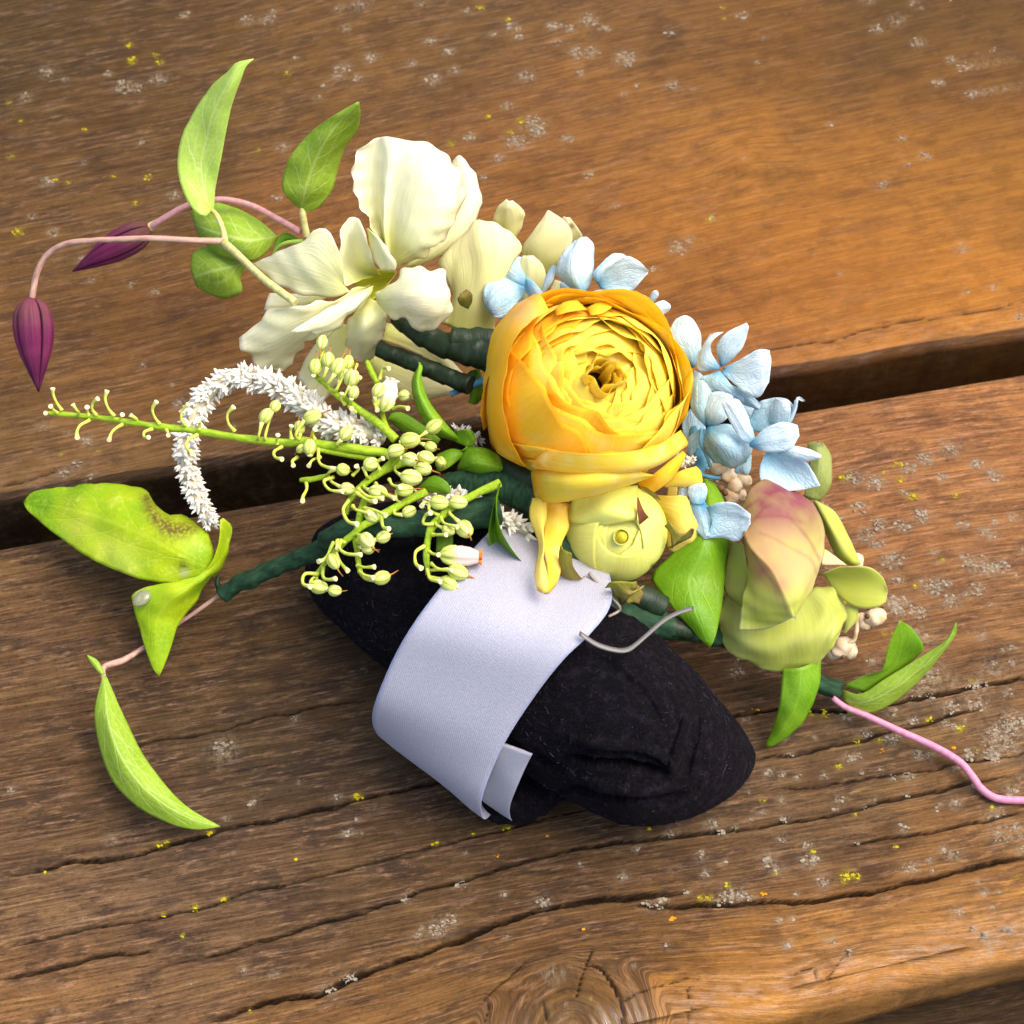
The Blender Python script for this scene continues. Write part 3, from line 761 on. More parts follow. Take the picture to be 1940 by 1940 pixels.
# ------------------------------------------------------------------ lichen crusts on the boards
def lichen(name, spots, mat, parent, seed):
    r = np.random.default_rng(seed)
    bag = Bag()
    ico = bpy.data.meshes.new("tmp")
    import bmesh
    bm = bmesh.new(); bmesh.ops.create_icosphere(bm, subdivisions=1, radius=1.0); bm.to_mesh(ico); bm.free()
    IV = np.array([v.co[:] for v in ico.vertices]); IT = np.array([p.vertices[:] for p in ico.polygons])
    bpy.data.meshes.remove(ico)
    for (u, v, rad) in spots:
        n = int(np.clip(rad * rad * .20, 3, 160))
        c0 = P([(u, v, 0)])[0]
        for k in range(n):
            rr = rad * 1.15 * r.random() ** .8; an = r.random() * 6.28
            c = P([(u + rr * 1.15 * math.cos(an), v + rr * .85 * math.sin(an), 0)])[0]
            sz = (0.00008 + 0.00026 * r.random() ** 3)
            J = 1 + .35 * (r.random(len(IV))[:, None] - .5)
            bag.add(IV * J * np.array([sz * (1 + r.random()), sz * (.8 + .6 * r.random()), sz * (.30 + .35 * r.random())]) + c + [0, 0, sz * .02], None, IT)
    o = bag.build(name, mat, parent, smooth=False)
    o["kind"] = "stuff"
    return o
GREY = plain_mat("grey_lichen_crust", lin(158, 145, 124), lin(112, 100, 82), sc=1500, rough=.9, spec=.15)
YEL = plain_mat("yellow_lichen_crust", lin(186, 168, 26), lin(150, 132, 14), sc=1500, rough=.85, spec=.2)
ORA = plain_mat("orange_lichen_crust", lin(205, 140, 18), lin(180, 120, 10), sc=1500, rough=.85, spec=.2)
lichen("grey_lichen", on_up(GU), GREY, pl_up, 1); lichen("grey_lichen", on_low(GL), GREY, pl_low, 2)
lichen("yellow_lichen", on_up(YU), YEL, pl_up, 3); lichen("yellow_lichen", on_low(YL), YEL, pl_low, 4)
lichen("orange_lichen", on_low(OL), ORA, pl_low, 5)
# ================================================================== velvet cushion
def velvet_mat():
    s = NT("black_velvet")
    ob = s.obj()
    n1 = s.noise(ob, 420.0, 6.0, 0.7); n2 = s.noise(ob, 2400.0, 4.0, 0.7); n3 = s.noise(ob, 110.0, 3.0)
    col = s.mix(s.remap(n1, 0.50, 0.74), lin(5, 4, 6), lin(30, 23, 32))
    col = s.mix(s.math('MULTIPLY', s.remap(n2, 0.56, 0.70), 0.5), col, lin(56, 46, 58))
    s.b.inputs['Sheen Roughness'].default_value = 0.35
    s.b.inputs['Sheen Tint'].default_value = (*lin(110, 92, 118), 1)
    m = s.finish(col, 0.95, 0.12, s.bump(s.math('ADD', n1, s.math('MULTIPLY', n2, .6)), 0.8, 0.0005), 0.0)
    s.b.inputs['Sheen Weight'].default_value = 0.05
    return m
VELVET = velvet_mat()
ST_ = [((578, 1075), (584, 1040)), ((582, 1105), (606, 1000)), ((607, 1157), (672, 968)), ((653, 1199), (760, 945)), ((760, 1285), (905, 965)),
       ((900, 1395), (1035, 1035)), ((1054, 1497), (1172, 1125)), ((1152, 1549), (1259, 1211)), ((1212, 1561), (1305, 1259)),
       ((1290, 1553), (1352, 1308)), ((1343, 1534), (1378, 1338)), ((1389, 1502), (1410, 1385)), ((1420, 1465), (1426, 1412)), ((1431, 1443), (1432, 1430))]
def pillow_mesh():
    n, ns = 330, 260
    st = np.array([[*b, *t] for b, t in ST_], float)
    st = crom(st, n)
    cpx = (st[:, :2] + st[:, 2:]) / 2
    wpx = np.linalg.norm(st[:, 2:] - st[:, :2], axis=1) / 2
    w = wpx * 0.000108
    w = np.minimum(w, .0205)
    hgt = np.maximum(w * 1000 * .93, 0) + np.linspace(0, 1, n) ** 8 * 6 + 4 * (1 - np.linspace(0, 1, n)) ** 8
    C = P(np.c_[cpx, hgt])
    bot = P(np.c_[st[:, :2], hgt]); tp = P(np.c_[st[:, 2:], hgt])
    # directions: across the picture (no depth change) and along the view
    view = C - CAM; view /= np.linalg.norm(view, axis=1, keepdims=True)
    acr = tp - bot; acr -= view * np.sum(acr * view, 1, keepdims=True)
    half = np.linalg.norm(acr, axis=1, keepdims=True) / 2
    acr /= 2 * half
    a = np.linspace(0, 2 * math.pi, ns, endpoint=False)
    dep = np.minimum(half, .0205)
    V = C[:, None] + half[:, None] * np.cos(a)[None, :, None] * acr[:, None] - dep[:, None] * np.sin(a)[None, :, None] * view[:, None]
    N = np.cos(a)[None, :, None] * acr[:, None] - np.sin(a)[None, :, None] * view[:, None]
    px = PX(V); face = (np.sin(a) > -0.2)[None, :] * np.ones((n, 1))
    def groove(pts, wid, depth):
        q = np.array(crom([(900 + x / 2.415, 800 + y / 2.415, 0) for x, y in pts], 24))[:, :2]
        d, al = seg_dist(px[..., 0], px[..., 1], q)
        e = np.clip(np.minimum(al, 1 - al) * 5, 0, 1)
        return depth * .001 * np.exp(-(d / wid) ** 2) * e * face
    disp = np.zeros((n, ns))
    disp -= groove([(380, 1530), (560, 1560), (700, 1570), (800, 1590), (860, 1600), (880, 1580)], 13, 3.6)
    disp += groove([(420, 1440), (600, 1470), (760, 1490), (860, 1530), (900, 1590), (880, 1640)], 24, 2.0)
    disp += groove([(900, 1600), (930, 1500), (960, 1400), (980, 1330)], 16, 1.3)
    disp -= groove([(950, 1640), (985, 1520), (1010, 1420), (1010, 1340)], 16, 1.2)
    disp -= groove([(350, 1660), (520, 1690), (680, 1735), (850, 1740), (980, 1710)], 15, 2.2)
    disp += groove([(480, 1630), (650, 1670), (800, 1690), (930, 1660)], 20, 1.2)
    disp -= groove([(560, 1100), (700, 1180), (800, 1300), (850, 1400)], 40, .8)
    disp -= groove([(250, 1500), (330, 1560), (420, 1600)], 30, 1.6)
    disp += wob(V, 0.0007, 45, 5) + wob(V, 0.00016, 420, 6)
    V = V + N * disp[..., None]
    V[..., 2] = np.maximum(V[..., 2], 0.0004)
    return V
PV = pillow_mesh()
n_, m_ = PV.shape[:2]
Vp = PV.transpose(1, 0, 2).reshape(-1, 3)
cA, cB = len(Vp), len(Vp) + 1
kk = np.arange(m_); k2_ = (kk + 1) % m_
Tp = np.vstack([np.stack([kk * n_, k2_ * n_, np.full(m_, cA)], -1), np.stack([k2_ * n_ + n_ - 1, kk * n_ + n_ - 1, np.full(m_, cB)], -1)])
Vp = np.vstack([Vp, PV[0].mean(0)[None], PV[-1].mean(0)[None]])
pil_o = PV.reshape(-1, 3).mean(0); pil_o[2] = 0
pillow = empty("velvet_pillow", pil_o, None, "small black velvet display cushion lying on the plank, ribbon band around it", "cushion")
cov = add_obj("cushion_cover", Vp, grid_quads(m_, n_, wrap=True, flip=True), VELVET, pillow, None, None, True, Tp[:, ::-1])

tube("cushion_tuck", pp((925, 1478, 6), (942, 1508, 5), (965, 1520, 5), (1000, 1512, 5.5), (1050, 1482, 7), (1090, 1460, 9)), [2, 4.4, 4.6, 4.4, 4.5, 4], VELVET, pillow, n=50, ns=28, lump=.5)
def lint():
    r = np.random.default_rng(3)
    bag = Bag()
    N = np.cross(np.gradient(PV, axis=0), np.gradient(PV, axis=1)); N /= np.maximum(np.linalg.norm(N, axis=-1, keepdims=True), 1e-9)
    cen = PV.mean(1)
    for k in range(3400):
        i = int(r.integers(8, n_ - 6)); j = int(r.integers(0, m_))
        p = PV[i, j]; nn = N[i, j]
        if nn @ (p - cen[i]) < 0: nn = -nn
        if nn @ FWD > 0.35 or wob(p[None], 1.0, 70, 77)[0] + .35 * r.normal() < -.12: continue
        L = (0.0003 + 0.0011 * r.random() ** 2); d = r.normal(size=3); d -= nn * (d @ nn) * .9; d /= np.linalg.norm(d)
        c = np.cross(nn, d); b = r.normal() * .7
        t = np.linspace(0, 1, 5)[:, None]
        path = p + nn * (0.00005 + 0.00025 * t * (1.3 - t)) + d * L * t + c * b * L * t * t
        wd = np.cross(d, FWD); wd /= max(np.linalg.norm(wd), 1e-9); wd = wd * (0.000018 + .00002 * r.random())
        V = np.vstack([path - wd, path + wd, path + nn * 0.00003])
        Q = [(q, q + 1, q + 6, q + 5) for q in range(4)] + [(q + 5, q + 6, q + 11, q + 10) for q in range(4)]
        bag.add(V, Q)
    return bag
LINT = plain_mat("pale_lint", lin(98, 84, 100), lin(52, 42, 56), sc=200, rough=.9, spec=.1)
lo = lint().build("lint", LINT, pillow); lo["kind"] = "stuff"

# ================================================================== wrist corsage
cor_o = P([(1000, 1050, 0)])[0]
cor = empty("wrist_corsage", cor_o, None, "wrist corsage of yellow ranunculus, cream petals and blue hydrangea tied on a white ribbon band", "corsage")

def ribbon_mat():
    s = NT("white_satin_ribbon")
    uv = s.uv(); x, y, _ = s.sep(uv); ob = s.obj()
    tw = s.math('SINE', s.math('ADD', s.math('MULTIPLY', x, 330.0), s.math('MULTIPLY', y, 560.0)))
    tw2 = s.math('SINE', s.math('ADD', s.math('MULTIPLY', x, 420.0), s.math('MULTIPLY', y, -190.0)))
    n = s.noise(ob, 2600.0, 3.0, .7)
    a = s.math('ABSOLUTE', s.math('MULTIPLY_ADD', x, 2.0, -1.0))
    sel = s.remap(a, 0.955, 0.965)
    col = s.mix(s.remap(n, 0.35, 0.7), lin(180, 179, 190), lin(163, 162, 175))
    sp = s.remap(s.noise(s.scale(ob, 1, 1, 1), 1900.0, 2.0, .5), 0.70, 0.74)
    sp = s.math('MULTIPLY', sp, s.remap(s.noise(ob, 120.0, 2.0), 0.5, 0.65))
    col = s.mix(s.math('MULTIPLY', sp, 0.55), col, lin(96, 92, 102))
    col = s.mix(s.math('MULTIPLY', sel, 0.5), col, lin(150, 160, 200))
    h = s.math('ADD', s.math('MULTIPLY', s.math('ADD', tw, tw2), 0.22), s.math('ADD', n, s.math('MULTIPLY', sel, 1.2)))
    return s.finish(col, 0.42, 0.45, s.bump(h, 0.35, 0.0002), 0.12, sheen=0.2)
RIB = ribbon_mat()
band = empty("ribbon_band", P([(860, 1300, 20)])[0], cor)
sheet("ribbon_loop", [
    pp((935, 1000, 38), (900, 1035, 41), (835, 1112, 43), (784, 1180, 42), (746, 1245, 37), (716, 1315, 30), (706, 1353, 24), (710, 1382, 17), (728, 1400, 10), (765, 1390, 5), (830, 1340, 3)),
    pp((1150, 1060, 36), (1158, 1142, 41), (1119, 1199, 43), (1072, 1245, 42), (1026, 1301, 38), (968, 1387, 31), (935, 1452, 25), (914, 1515, 18), (918, 1549, 10), (934, 1536, 5.5), (955, 1480, 3))],
    RIB, band, nu=25, nv=60, thick=.55, bump=.3, freq=45)
sheet("ribbon_end", [
    pp((930, 1400, 26), (925, 1430, 23), (915, 1462, 18), (903, 1490, 13.5), (902, 1506, 10), (912, 1508, 7), (930, 1490, 5)),
    pp((1009, 1428, 26), (995, 1456, 22.5), (979, 1492, 18.5), (967, 1524, 13.5), (966, 1545, 9), (972, 1554, 6), (980, 1520, 3.8))],
    RIB, band, nu=13, nv=34, thick=.5)
# ------------------------------------------------------------------ petal materials
CREAM = petal_mat("cream_petal", lin(240, 240, 146), lin(254, 252, 206), lin(254, 251, 216), edge=lin(251, 234, 204), edge_w=.1, vein_amt=.22, vein_col=lin(240, 234, 180), trans=.28, bump=.35, mott_col=lin(248, 243, 190))
CREAMG = petal_mat("greenish_cream_petal", lin(226, 228, 130), lin(248, 244, 178), lin(251, 245, 200), edge=lin(250, 236, 200), edge_w=.1, vein_amt=.25, vein_col=lin(230, 226, 140), trans=.34, bump=.3, mott_col=lin(238, 234, 156))
BLUE = petal_mat("pale_blue_petal", lin(150, 206, 222), lin(216, 234, 240), lin(228, 240, 246), edge=lin(244, 249, 252), edge_w=.09, vein='net', vein_col=lin(164, 204, 222), vein_amt=.36, trans=.16, rough=.55, bump=.5, mott_col=lin(198, 222, 232))
BLUED = petal_mat("deeper_blue_petal", lin(142, 200, 216), lin(200, 224, 230), lin(210, 230, 236), edge=lin(226, 240, 246), edge_w=.08, vein='net', vein_col=lin(134, 188, 210), vein_amt=.45, trans=.18, rough=.55, bump=.5, mott_col=lin(168, 210, 224))
BSTEM = plain_mat("blue_stem", lin(112, 176, 200), lin(84, 150, 180), sc=500)
RAN_I = petal_mat("lemon_ranunculus_petal", lin(252, 196, 24), lin(255, 236, 108), lin(255, 238, 104), edge=lin(254, 222, 60), edge_w=.12, vein_amt=.14, vein_col=lin(252, 220, 70), trans=.34, mott=.2, mott_col=lin(253, 222, 70), split=(0.08, .75))
RAN_M = petal_mat("golden_ranunculus_petal", lin(251, 184, 14), lin(255, 232, 84), lin(255, 228, 76), edge=lin(253, 200, 28), edge_w=.14, vein_amt=.2, vein_col=lin(253, 208, 40), trans=.34, mott=.3, mott_col=lin(255, 240, 150), split=(0.08, .75))
RAN_O = petal_mat("orange_ranunculus_petal", lin(251, 178, 14), lin(255, 212, 50), lin(255, 216, 58), edge=lin(253, 190, 24), edge_w=.12, vein_amt=.24, vein_col=lin(252, 188, 24), trans=.34, mott=.25, mott_col=lin(254, 222, 100))
RAN_P = petal_mat("faded_yellow_petal", lin(248, 222, 90), lin(250, 222, 104), lin(251, 224, 124), edge=lin(240, 200, 90), vein_amt=.32, vein_col=lin(222, 176, 52), trans=.2)
BUDM = petal_mat("green_yellow_bud_petal", lin(216, 220, 90), lin(240, 238, 126), lin(246, 242, 132), edge=lin(224, 216, 96), edge_w=.06, vein_amt=.2, vein_col=lin(206, 206, 84), trans=.2, bump=.15, mott_col=lin(212, 214, 84), rough=.4)
HELL = petal_mat("green_hellebore_petal", lin(196, 202, 100), lin(202, 208, 92), lin(206, 214, 92), edge=lin(222, 214, 160), edge_w=.05, vein_amt=.2, vein_col=lin(172, 180, 66), trans=.3, bump=.12, mott=.25, mott_col=lin(204, 206, 118))
SEPAL = petal_mat("withered_sepal", lin(176, 176, 60), lin(196, 182, 84), lin(214, 186, 120), edge=lin(150, 108, 50), edge_w=.2, vein_amt=.5, vein_col=lin(130, 116, 40), trans=.25, bump=.7)

def wc(pts, d=0):  # height offset helper
    return [(p[0], p[1], p[2] + d) for p in pts]

# ------------------------------------------------------------------ cream flower
fo = empty("cream_flower", P(c2((800, 850, 45)))[0], cor, "large cream flower with ruffled petals and green throat")
GT = [(420 + 800 / K7, 220 + 850 / K7, 34, lin(178, 180, 40), .85)]
sheet("petal", [c2((950, 790, 40), (1100, 650, 42), (1200, 450, 44), (1200, 300, 46), (1215, 232, 48)), c2((960, 793, 40), (1150, 680, 43), (1275, 500, 47), (1295, 350, 49), (1252, 206, 50)),
                c2((985, 797, 38), (1200, 705, 39), (1325, 562, 41), (1362, 430, 44), (1325, 300, 48))], CREAM, fo, flat=.48, pleat=.16, thick=.14, ruffle=0.80)
sheet("petal", [c2((880, 760, 46), (800, 620, 50), (720, 470, 54), (686, 350, 57), (690, 230, 60), (745, 152, 62)),
                c2((882, 760, 46), (836, 600, 45), (795, 430, 50), (785, 300, 54), (795, 180, 58), (815, 112, 61)),
                c2((884, 760, 46), (850, 620, 52), (848, 450, 57), (856, 280, 61), (872, 180, 63), (900, 112, 63)),
                c2((888, 760, 46), (880, 620, 50), (890, 450, 56), (925, 290, 61), (950, 190, 63), (970, 128, 63)),
                c2((892, 762, 46), (950, 630, 55), (1010, 460, 61), (1050, 320, 64), (1060, 220, 64), (1080, 142, 62)),
                c2((900, 770, 46), (1030, 694, 55), (1130, 560, 60), (1200, 420, 62), (1220, 300, 61), (1175, 205, 58)),
                c2((912, 792, 46), (1080, 722, 47), (1195, 598, 49), (1252, 450, 51), (1263, 345, 52), (1237, 268, 53))], CREAM, fo, flat=.48, pleat=.16, thick=.14, nu=31, nv=30, ruffle=0.80, bump=.15, blot=[(742, 490, 40, lin(222, 220, 130), .6)])
# throat cup
sheet("throat", [c2((690, 880, 40), (740, 820, 43), (820, 800, 44), (915, 812, 44)), c2((700, 960, 37), (770, 900, 38), (830, 880, 38.5), (900, 850, 41)), c2((740, 1010, 38), (780, 970, 42), (850, 905, 43), (915, 816, 44))],
      petal_mat("green_throat", lin(206, 204, 40), lin(214, 212, 60), lin(220, 220, 84), vein_amt=.4, vein_col=lin(160, 166, 26), trans=.2), fo)
sheet("petal", [c2((640, 880, 46), (625, 740, 53), (560, 600, 57), (490, 592, 58), (400, 668, 55), (165, 770, 46)), c2((650, 895, 45), (560, 830, 51), (460, 775, 54), (350, 745, 53), (250, 742, 50), (163, 773, 46)),
                c2((670, 915, 45), (600, 945, 45), (500, 945, 46), (380, 915, 46), (280, 872, 46), (168, 782, 45))], CREAM, fo, flat=.48, pleat=.16, thick=.14, nu=19, nv=26, bump=.25, ruffle=0.48)
sheet("petal", [c2((560, 940, 41), (400, 930, 41), (250, 925, 40)), c2((500, 990, 40), (360, 1010, 39), (222, 1015, 38))], CREAM, fo, flat=.48, pleat=.16, thick=.14, cup=.5)
sheet("petal", [c2((620, 1080, 26), (500, 1180, 22), (430, 1290, 18), (398, 1375, 15)), c2((760, 1100, 26), (690, 1250, 22), (620, 1380, 17), (540, 1490, 12))], CREAMG, fo, flat=.48, pleat=.16, thick=.14, cup=1.5, ruffle=0.48)
sheet("petal", [c2((780, 885, 44), (620, 955, 46), (480, 980, 48), (340, 1000, 47), (238, 1020, 44), (200, 1075, 41), (90, 1168, 36)), c2((740, 920, 42), (600, 1000, 45), (450, 1060, 46), (340, 1110, 44), (230, 1160, 39), (150, 1200, 35), (100, 1205, 34)),
                c2((700, 980, 38), (560, 1080, 41), (450, 1130, 42), (360, 1190, 37), (270, 1240, 34), (200, 1280, 31), (150, 1265, 31)), c2((680, 1010, 35), (560, 1110, 38), (450, 1150, 39), (370, 1230, 33), (310, 1290, 30), (250, 1310, 28), (190, 1312, 28)),
                c2((660, 1040, 33), (560, 1140, 35), (462, 1160, 36), (425, 1225, 31), (372, 1272, 28), (362, 1310, 26), (310, 1325, 26))], CREAM, fo, flat=.48, pleat=.16, thick=.14, nu=27, nv=28, ruffle=1.2, bump=.3, freq=130)
sheet("petal", [c2((790, 886, 46), (640, 958, 48), (500, 1038, 48), (353, 1130, 46)), c2((785, 920, 46), (660, 1005, 49), (560, 1070, 48), (430, 1128, 46)), c2((760, 960, 44), (640, 1070, 45), (580, 1125, 44), (485, 1143, 43))], CREAM, fo, flat=.48, pleat=.16, thick=.14, ruffle=0.56)
sheet("petal", [c2((770, 940, 41), (700, 1020, 40), (655, 1130, 36), (675, 1220, 31), (718, 1283, 27)), c2((790, 960, 44), (750, 1060, 45), (725, 1150, 41), (735, 1220, 35), (752, 1285, 29)), c2((840, 980, 44), (865, 1045, 43), (850, 1112, 39), (832, 1180, 35), (838, 1212, 31), (792, 1272, 28))],
      CREAM, fo, nu=19, ruffle=0.96, bump=.2)
sheet("petal", [c2((800, 925, 46), (900, 850, 49), (945, 800, 51), (1030, 789, 53), (1140, 805, 52), (1176, 818, 50)), c2((805, 945, 46), (900, 900, 54), (1000, 880, 58), (1090, 880, 58), (1160, 900, 55), (1198, 925, 50)),
                c2((810, 965, 45), (900, 980, 52), (980, 985, 56), (1070, 990, 57), (1150, 1000, 53), (1200, 985, 47)), c2((820, 985, 43), (880, 1060, 45), (948, 1054, 46), (1008, 1106, 45), (1065, 1128, 44), (1150, 1088, 43), (1185, 1030, 44))], CREAM, fo, flat=.48, pleat=.16, thick=.14, nu=25, nv=26, ruffle=0.80, bump=.25,
      blot=[(790, 600, 60, lin(250, 226, 206), .35)])
sheet("petal", [c2((760, 850, 46), (600, 882, 47), (613, 720, 53), (630, 590, 57), (668, 530, 58)), c2((790, 842, 44), (690, 790, 45), (675, 690, 50), (680, 590, 55), (690, 527, 57)), c2((832, 830, 44), (800, 780, 49), (768, 700, 53), (755, 610, 56), (716, 535, 57))],
      CREAM, fo, nu=21, nv=22, ruffle=0.48, blot=GT)
sheet("petal", [c2((758, 588, 55), (770, 650, 53), (775, 720, 51), (830, 805, 48)), c2((765, 588, 56), (820, 650, 56), (865, 730, 55), (880, 805, 50)), c2((772, 592, 56), (850, 668, 54), (912, 762, 51), (908, 812, 48))], CREAM, fo, flat=.48, pleat=.16, thick=.14, ruffle=0.48)
sheet("petal", [c2((780, 905, 45), (700, 945, 47), (640, 990, 47), (600, 1055, 45)), c2((795, 890, 46), (740, 960, 48), (690, 1010, 48), (640, 1040, 46))], CREAM, fo, flat=.48, pleat=.16, thick=.14, cup=.6)
# petals under the stems
sheet("petal", [c2((860, 1080, 25), (1000, 1110, 24), (1100, 1170, 22), (1260, 1340, 20)), c2((840, 1170, 25), (950, 1210, 22), (1080, 1270, 20), (1240, 1370, 18))], CREAMG, fo, flat=.48, pleat=.16, thick=.14, cup=1)
sheet("petal", [c2((790, 1240, 20), (950, 1290, 18), (1100, 1350, 16), (1230, 1400, 14)), c2((760, 1300, 18), (850, 1420, 14), (1000, 1485, 12), (1200, 1455, 12))], CREAMG, fo, flat=.48, pleat=.16, thick=.14, cup=1)

# ------------------------------------------------------------------ second cream flower
f2o = empty("cream_flower", P(c2((1350, 900, 40)))[0], cor, "half hidden cream flower behind the yellow bloom")
sheet("petal", [c2((1500, 650, 36), (1422, 575, 40), (1440, 480, 44), (1488, 433, 46)), c2((1535, 640, 36), (1582, 545, 40), (1578, 492, 43), (1520, 440, 46))], CREAMG, f2o, flat=.48, pleat=.16, thick=.14, cup=1.2, ruffle=0.48)
sheet("petal", [c2((1740, 680, 36), (1765, 560, 42), (1790, 523, 43)), c2((1830, 700, 36), (1886, 640, 40), (1866, 590, 42), (1820, 530, 43))], CREAMG, f2o, flat=.48, pleat=.16, thick=.14, cup=.5, blot=[(1083, 428, 6, lin(120, 70, 10), .9)])
sheet("petal", [c2((1590, 820, 36), (1572, 690, 42), (1640, 590, 46), (1705, 492, 48)), c2((1650, 820, 38), (1660, 700, 45), (1710, 600, 48), (1715, 494, 48)), c2((1700, 830, 36), (1775, 750, 41), (1836, 640, 44), (1800, 555, 46), (1725, 500, 48))], CREAMG, f2o, flat=.48, pleat=.16, thick=.14, ruffle=0.40, blot=[(1080, 440, 30, lin(240, 200, 160), .45)])
sheet("petal", [c2((1500, 1050, 33), (1520, 880, 40), (1575, 728, 43)), c2((1610, 1060, 31), (1690, 900, 38), (1685, 790, 42), (1630, 728, 43))], CREAMG, f2o, flat=.48, pleat=.16, thick=.14, cup=1.2)
sheet("petal", [c2((1165, 1085, 32), (1195, 950, 37), (1170, 830, 40), (1130, 765, 41), (1210, 690, 43)), c2((1230, 1120, 34), (1270, 920, 42), (1270, 780, 45), (1255, 690, 46), (1285, 600, 46)), c2((1290, 1150, 33), (1340, 920, 44), (1370, 760, 48), (1350, 620, 50), (1350, 545, 48)),
                c2((1360, 1150, 32), (1400, 920, 43), (1450, 760, 48), (1470, 660, 49), (1450, 565, 48)), c2((1430, 1145, 30), (1440, 950, 40), (1520, 790, 43), (1568, 695, 43), (1525, 615, 46))], CREAMG, f2o, flat=.48, pleat=.16, thick=.14, nu=25, nv=24, ruffle=0.56, bump=.2)
sheet("petal", [c2((1255, 990, 42), (1230, 960, 44), (1245, 930, 45)), c2((1290, 1010, 43), (1320, 940, 46), (1280, 905, 46))], SEPAL, f2o, nu=9, nv=9, ruffle=0.80)

# ------------------------------------------------------------------ hydrangea florets
BC = lin(40, 140, 190)
def floret(label, cen, petals, mat=None):
    o = empty("hydrangea_floret", P([cen])[0], cor, label)
    for pe in petals:
        m = mat or BLUE
        if isinstance(pe, tuple): m, pe = pe
        sheet("petal", pe, m, o, nu=15, nv=17, cup=.5, ruffle=.3, bump=.12, freq=210, thick=.15, flat=.7, pleat=.12, blot=[(cen[0], cen[1], 16, BC, .7)])
    return o
floret("blue hydrangea floret against the cream petals", c3((325, 445, 40))[0], [
    (BLUED, [c3((312, 462, 40), (202, 402, 41), (180, 370, 42), (225, 305, 43)), c3((330, 452, 40), (374, 380, 41), (352, 318, 42), (285, 291, 43))]),
    (BLUED, [c3((318, 450, 40), (190, 398, 42), (122, 425, 43), (98, 500, 42), (110, 560, 40)), c3((320, 455, 41), (235, 460, 44), (180, 500, 44), (140, 560, 42), (130, 590, 40)), c3((322, 470, 40), (262, 560, 41), (195, 616, 40), (150, 608, 40))]),
    [c3((318, 405, 44), (320, 480, 42), (410, 560, 40), (444, 600, 39)), c3((340, 405, 45), (400, 468, 44), (440, 535, 41), (447, 585, 39))],
    (BLUED, [c3((300, 500, 38), (230, 560, 36), (175, 640, 34)), c3((318, 500, 38), (260, 590, 35), (190, 660, 33))])])
tube("stem", c3((450, 600, 36), (455, 520, 38), (490, 420, 40)), [.9, .9, .8], CREAMG, f2o)
floret("tall blue hydrangea floret above the yellow bloom", c3((612, 492, 44))[0], [
    (BLUED, [c3((600, 490, 42), (510, 425, 42), (500, 470, 41)), c3((612, 500, 42), (560, 510, 41), (510, 500, 41))]),
    [c3((600, 492, 44), (505, 410, 46), (480, 360, 48), (515, 280, 51), (575, 208, 52)), c3((610, 492, 45), (580, 400, 50), (580, 320, 52), (590, 260, 53), (612, 193, 54)), c3((622, 492, 44), (674, 395, 46), (682, 300, 48), (675, 225, 51), (640, 189, 53))],
    [c3((455, 338, 47), (424, 400, 45), (402, 470, 43)), c3((482, 345, 47), (462, 420, 46), (415, 484, 43))],
    (BLUED, [c3((615, 502, 44), (700, 468, 46), (800, 475, 46), (870, 482, 45)), c3((620, 508, 44), (700, 532, 45), (780, 522, 44), (850, 492, 44))]),
    [c3((640, 505, 45), (560, 495, 47), (490, 520, 46), (465, 585, 43)), c3((660, 530, 45), (690, 565, 44), (600, 600, 43), (500, 600, 42))]])
floret("blue hydrangea floret with an upright folded petal", c3((690, 435, 45))[0], [
    [c3((690, 430, 46), (676, 375, 48), (760, 285, 50), (800, 278, 50)), c3((700, 425, 47), (730, 370, 49), (800, 320, 50), (850, 292, 50))],
    [c3((690, 428, 46), (720, 380, 48), (830, 295, 50), (900, 312, 49), (962, 368, 47)), c3((700, 442, 45), (770, 410, 45), (850, 385, 46), (958, 373, 46)), c3((710, 458, 44), (790, 483, 43), (872, 471, 43), (902, 440, 44), (960, 380, 46))],
    [c3((800, 500, 44), (860, 468, 46), (930, 500, 45), (976, 560, 43)), c3((760, 530, 43), (800, 575, 42), (880, 615, 41), (972, 642, 40))],
    [c3((965, 595, 41), (985, 545, 43), (1040, 521, 44), (1075, 540, 43)), c3((968, 628, 40), (1020, 605, 42), (1060, 585, 42), (1080, 558, 43))],
    [c3((960, 520, 42), (985, 475, 44), (1005, 468, 44)), c3((985, 535, 42), (1015, 500, 43), (1013, 478, 44))],
    [c3((930, 520, 42), (925, 500, 43), (940, 498, 43)), c3((960, 540, 42), (965, 520, 43), (950, 505, 43))]])
floret("small blue petal standing beside the open blue floret", c3((1200, 872, 38))[0], [
    [c3((1190, 872, 38), (1072, 740, 42), (1064, 700, 43), (1100, 625, 45), (1150, 599, 46)), c3((1205, 872, 38), (1238, 770, 41), (1232, 690, 43), (1197, 622, 45), (1160, 600, 46))]])
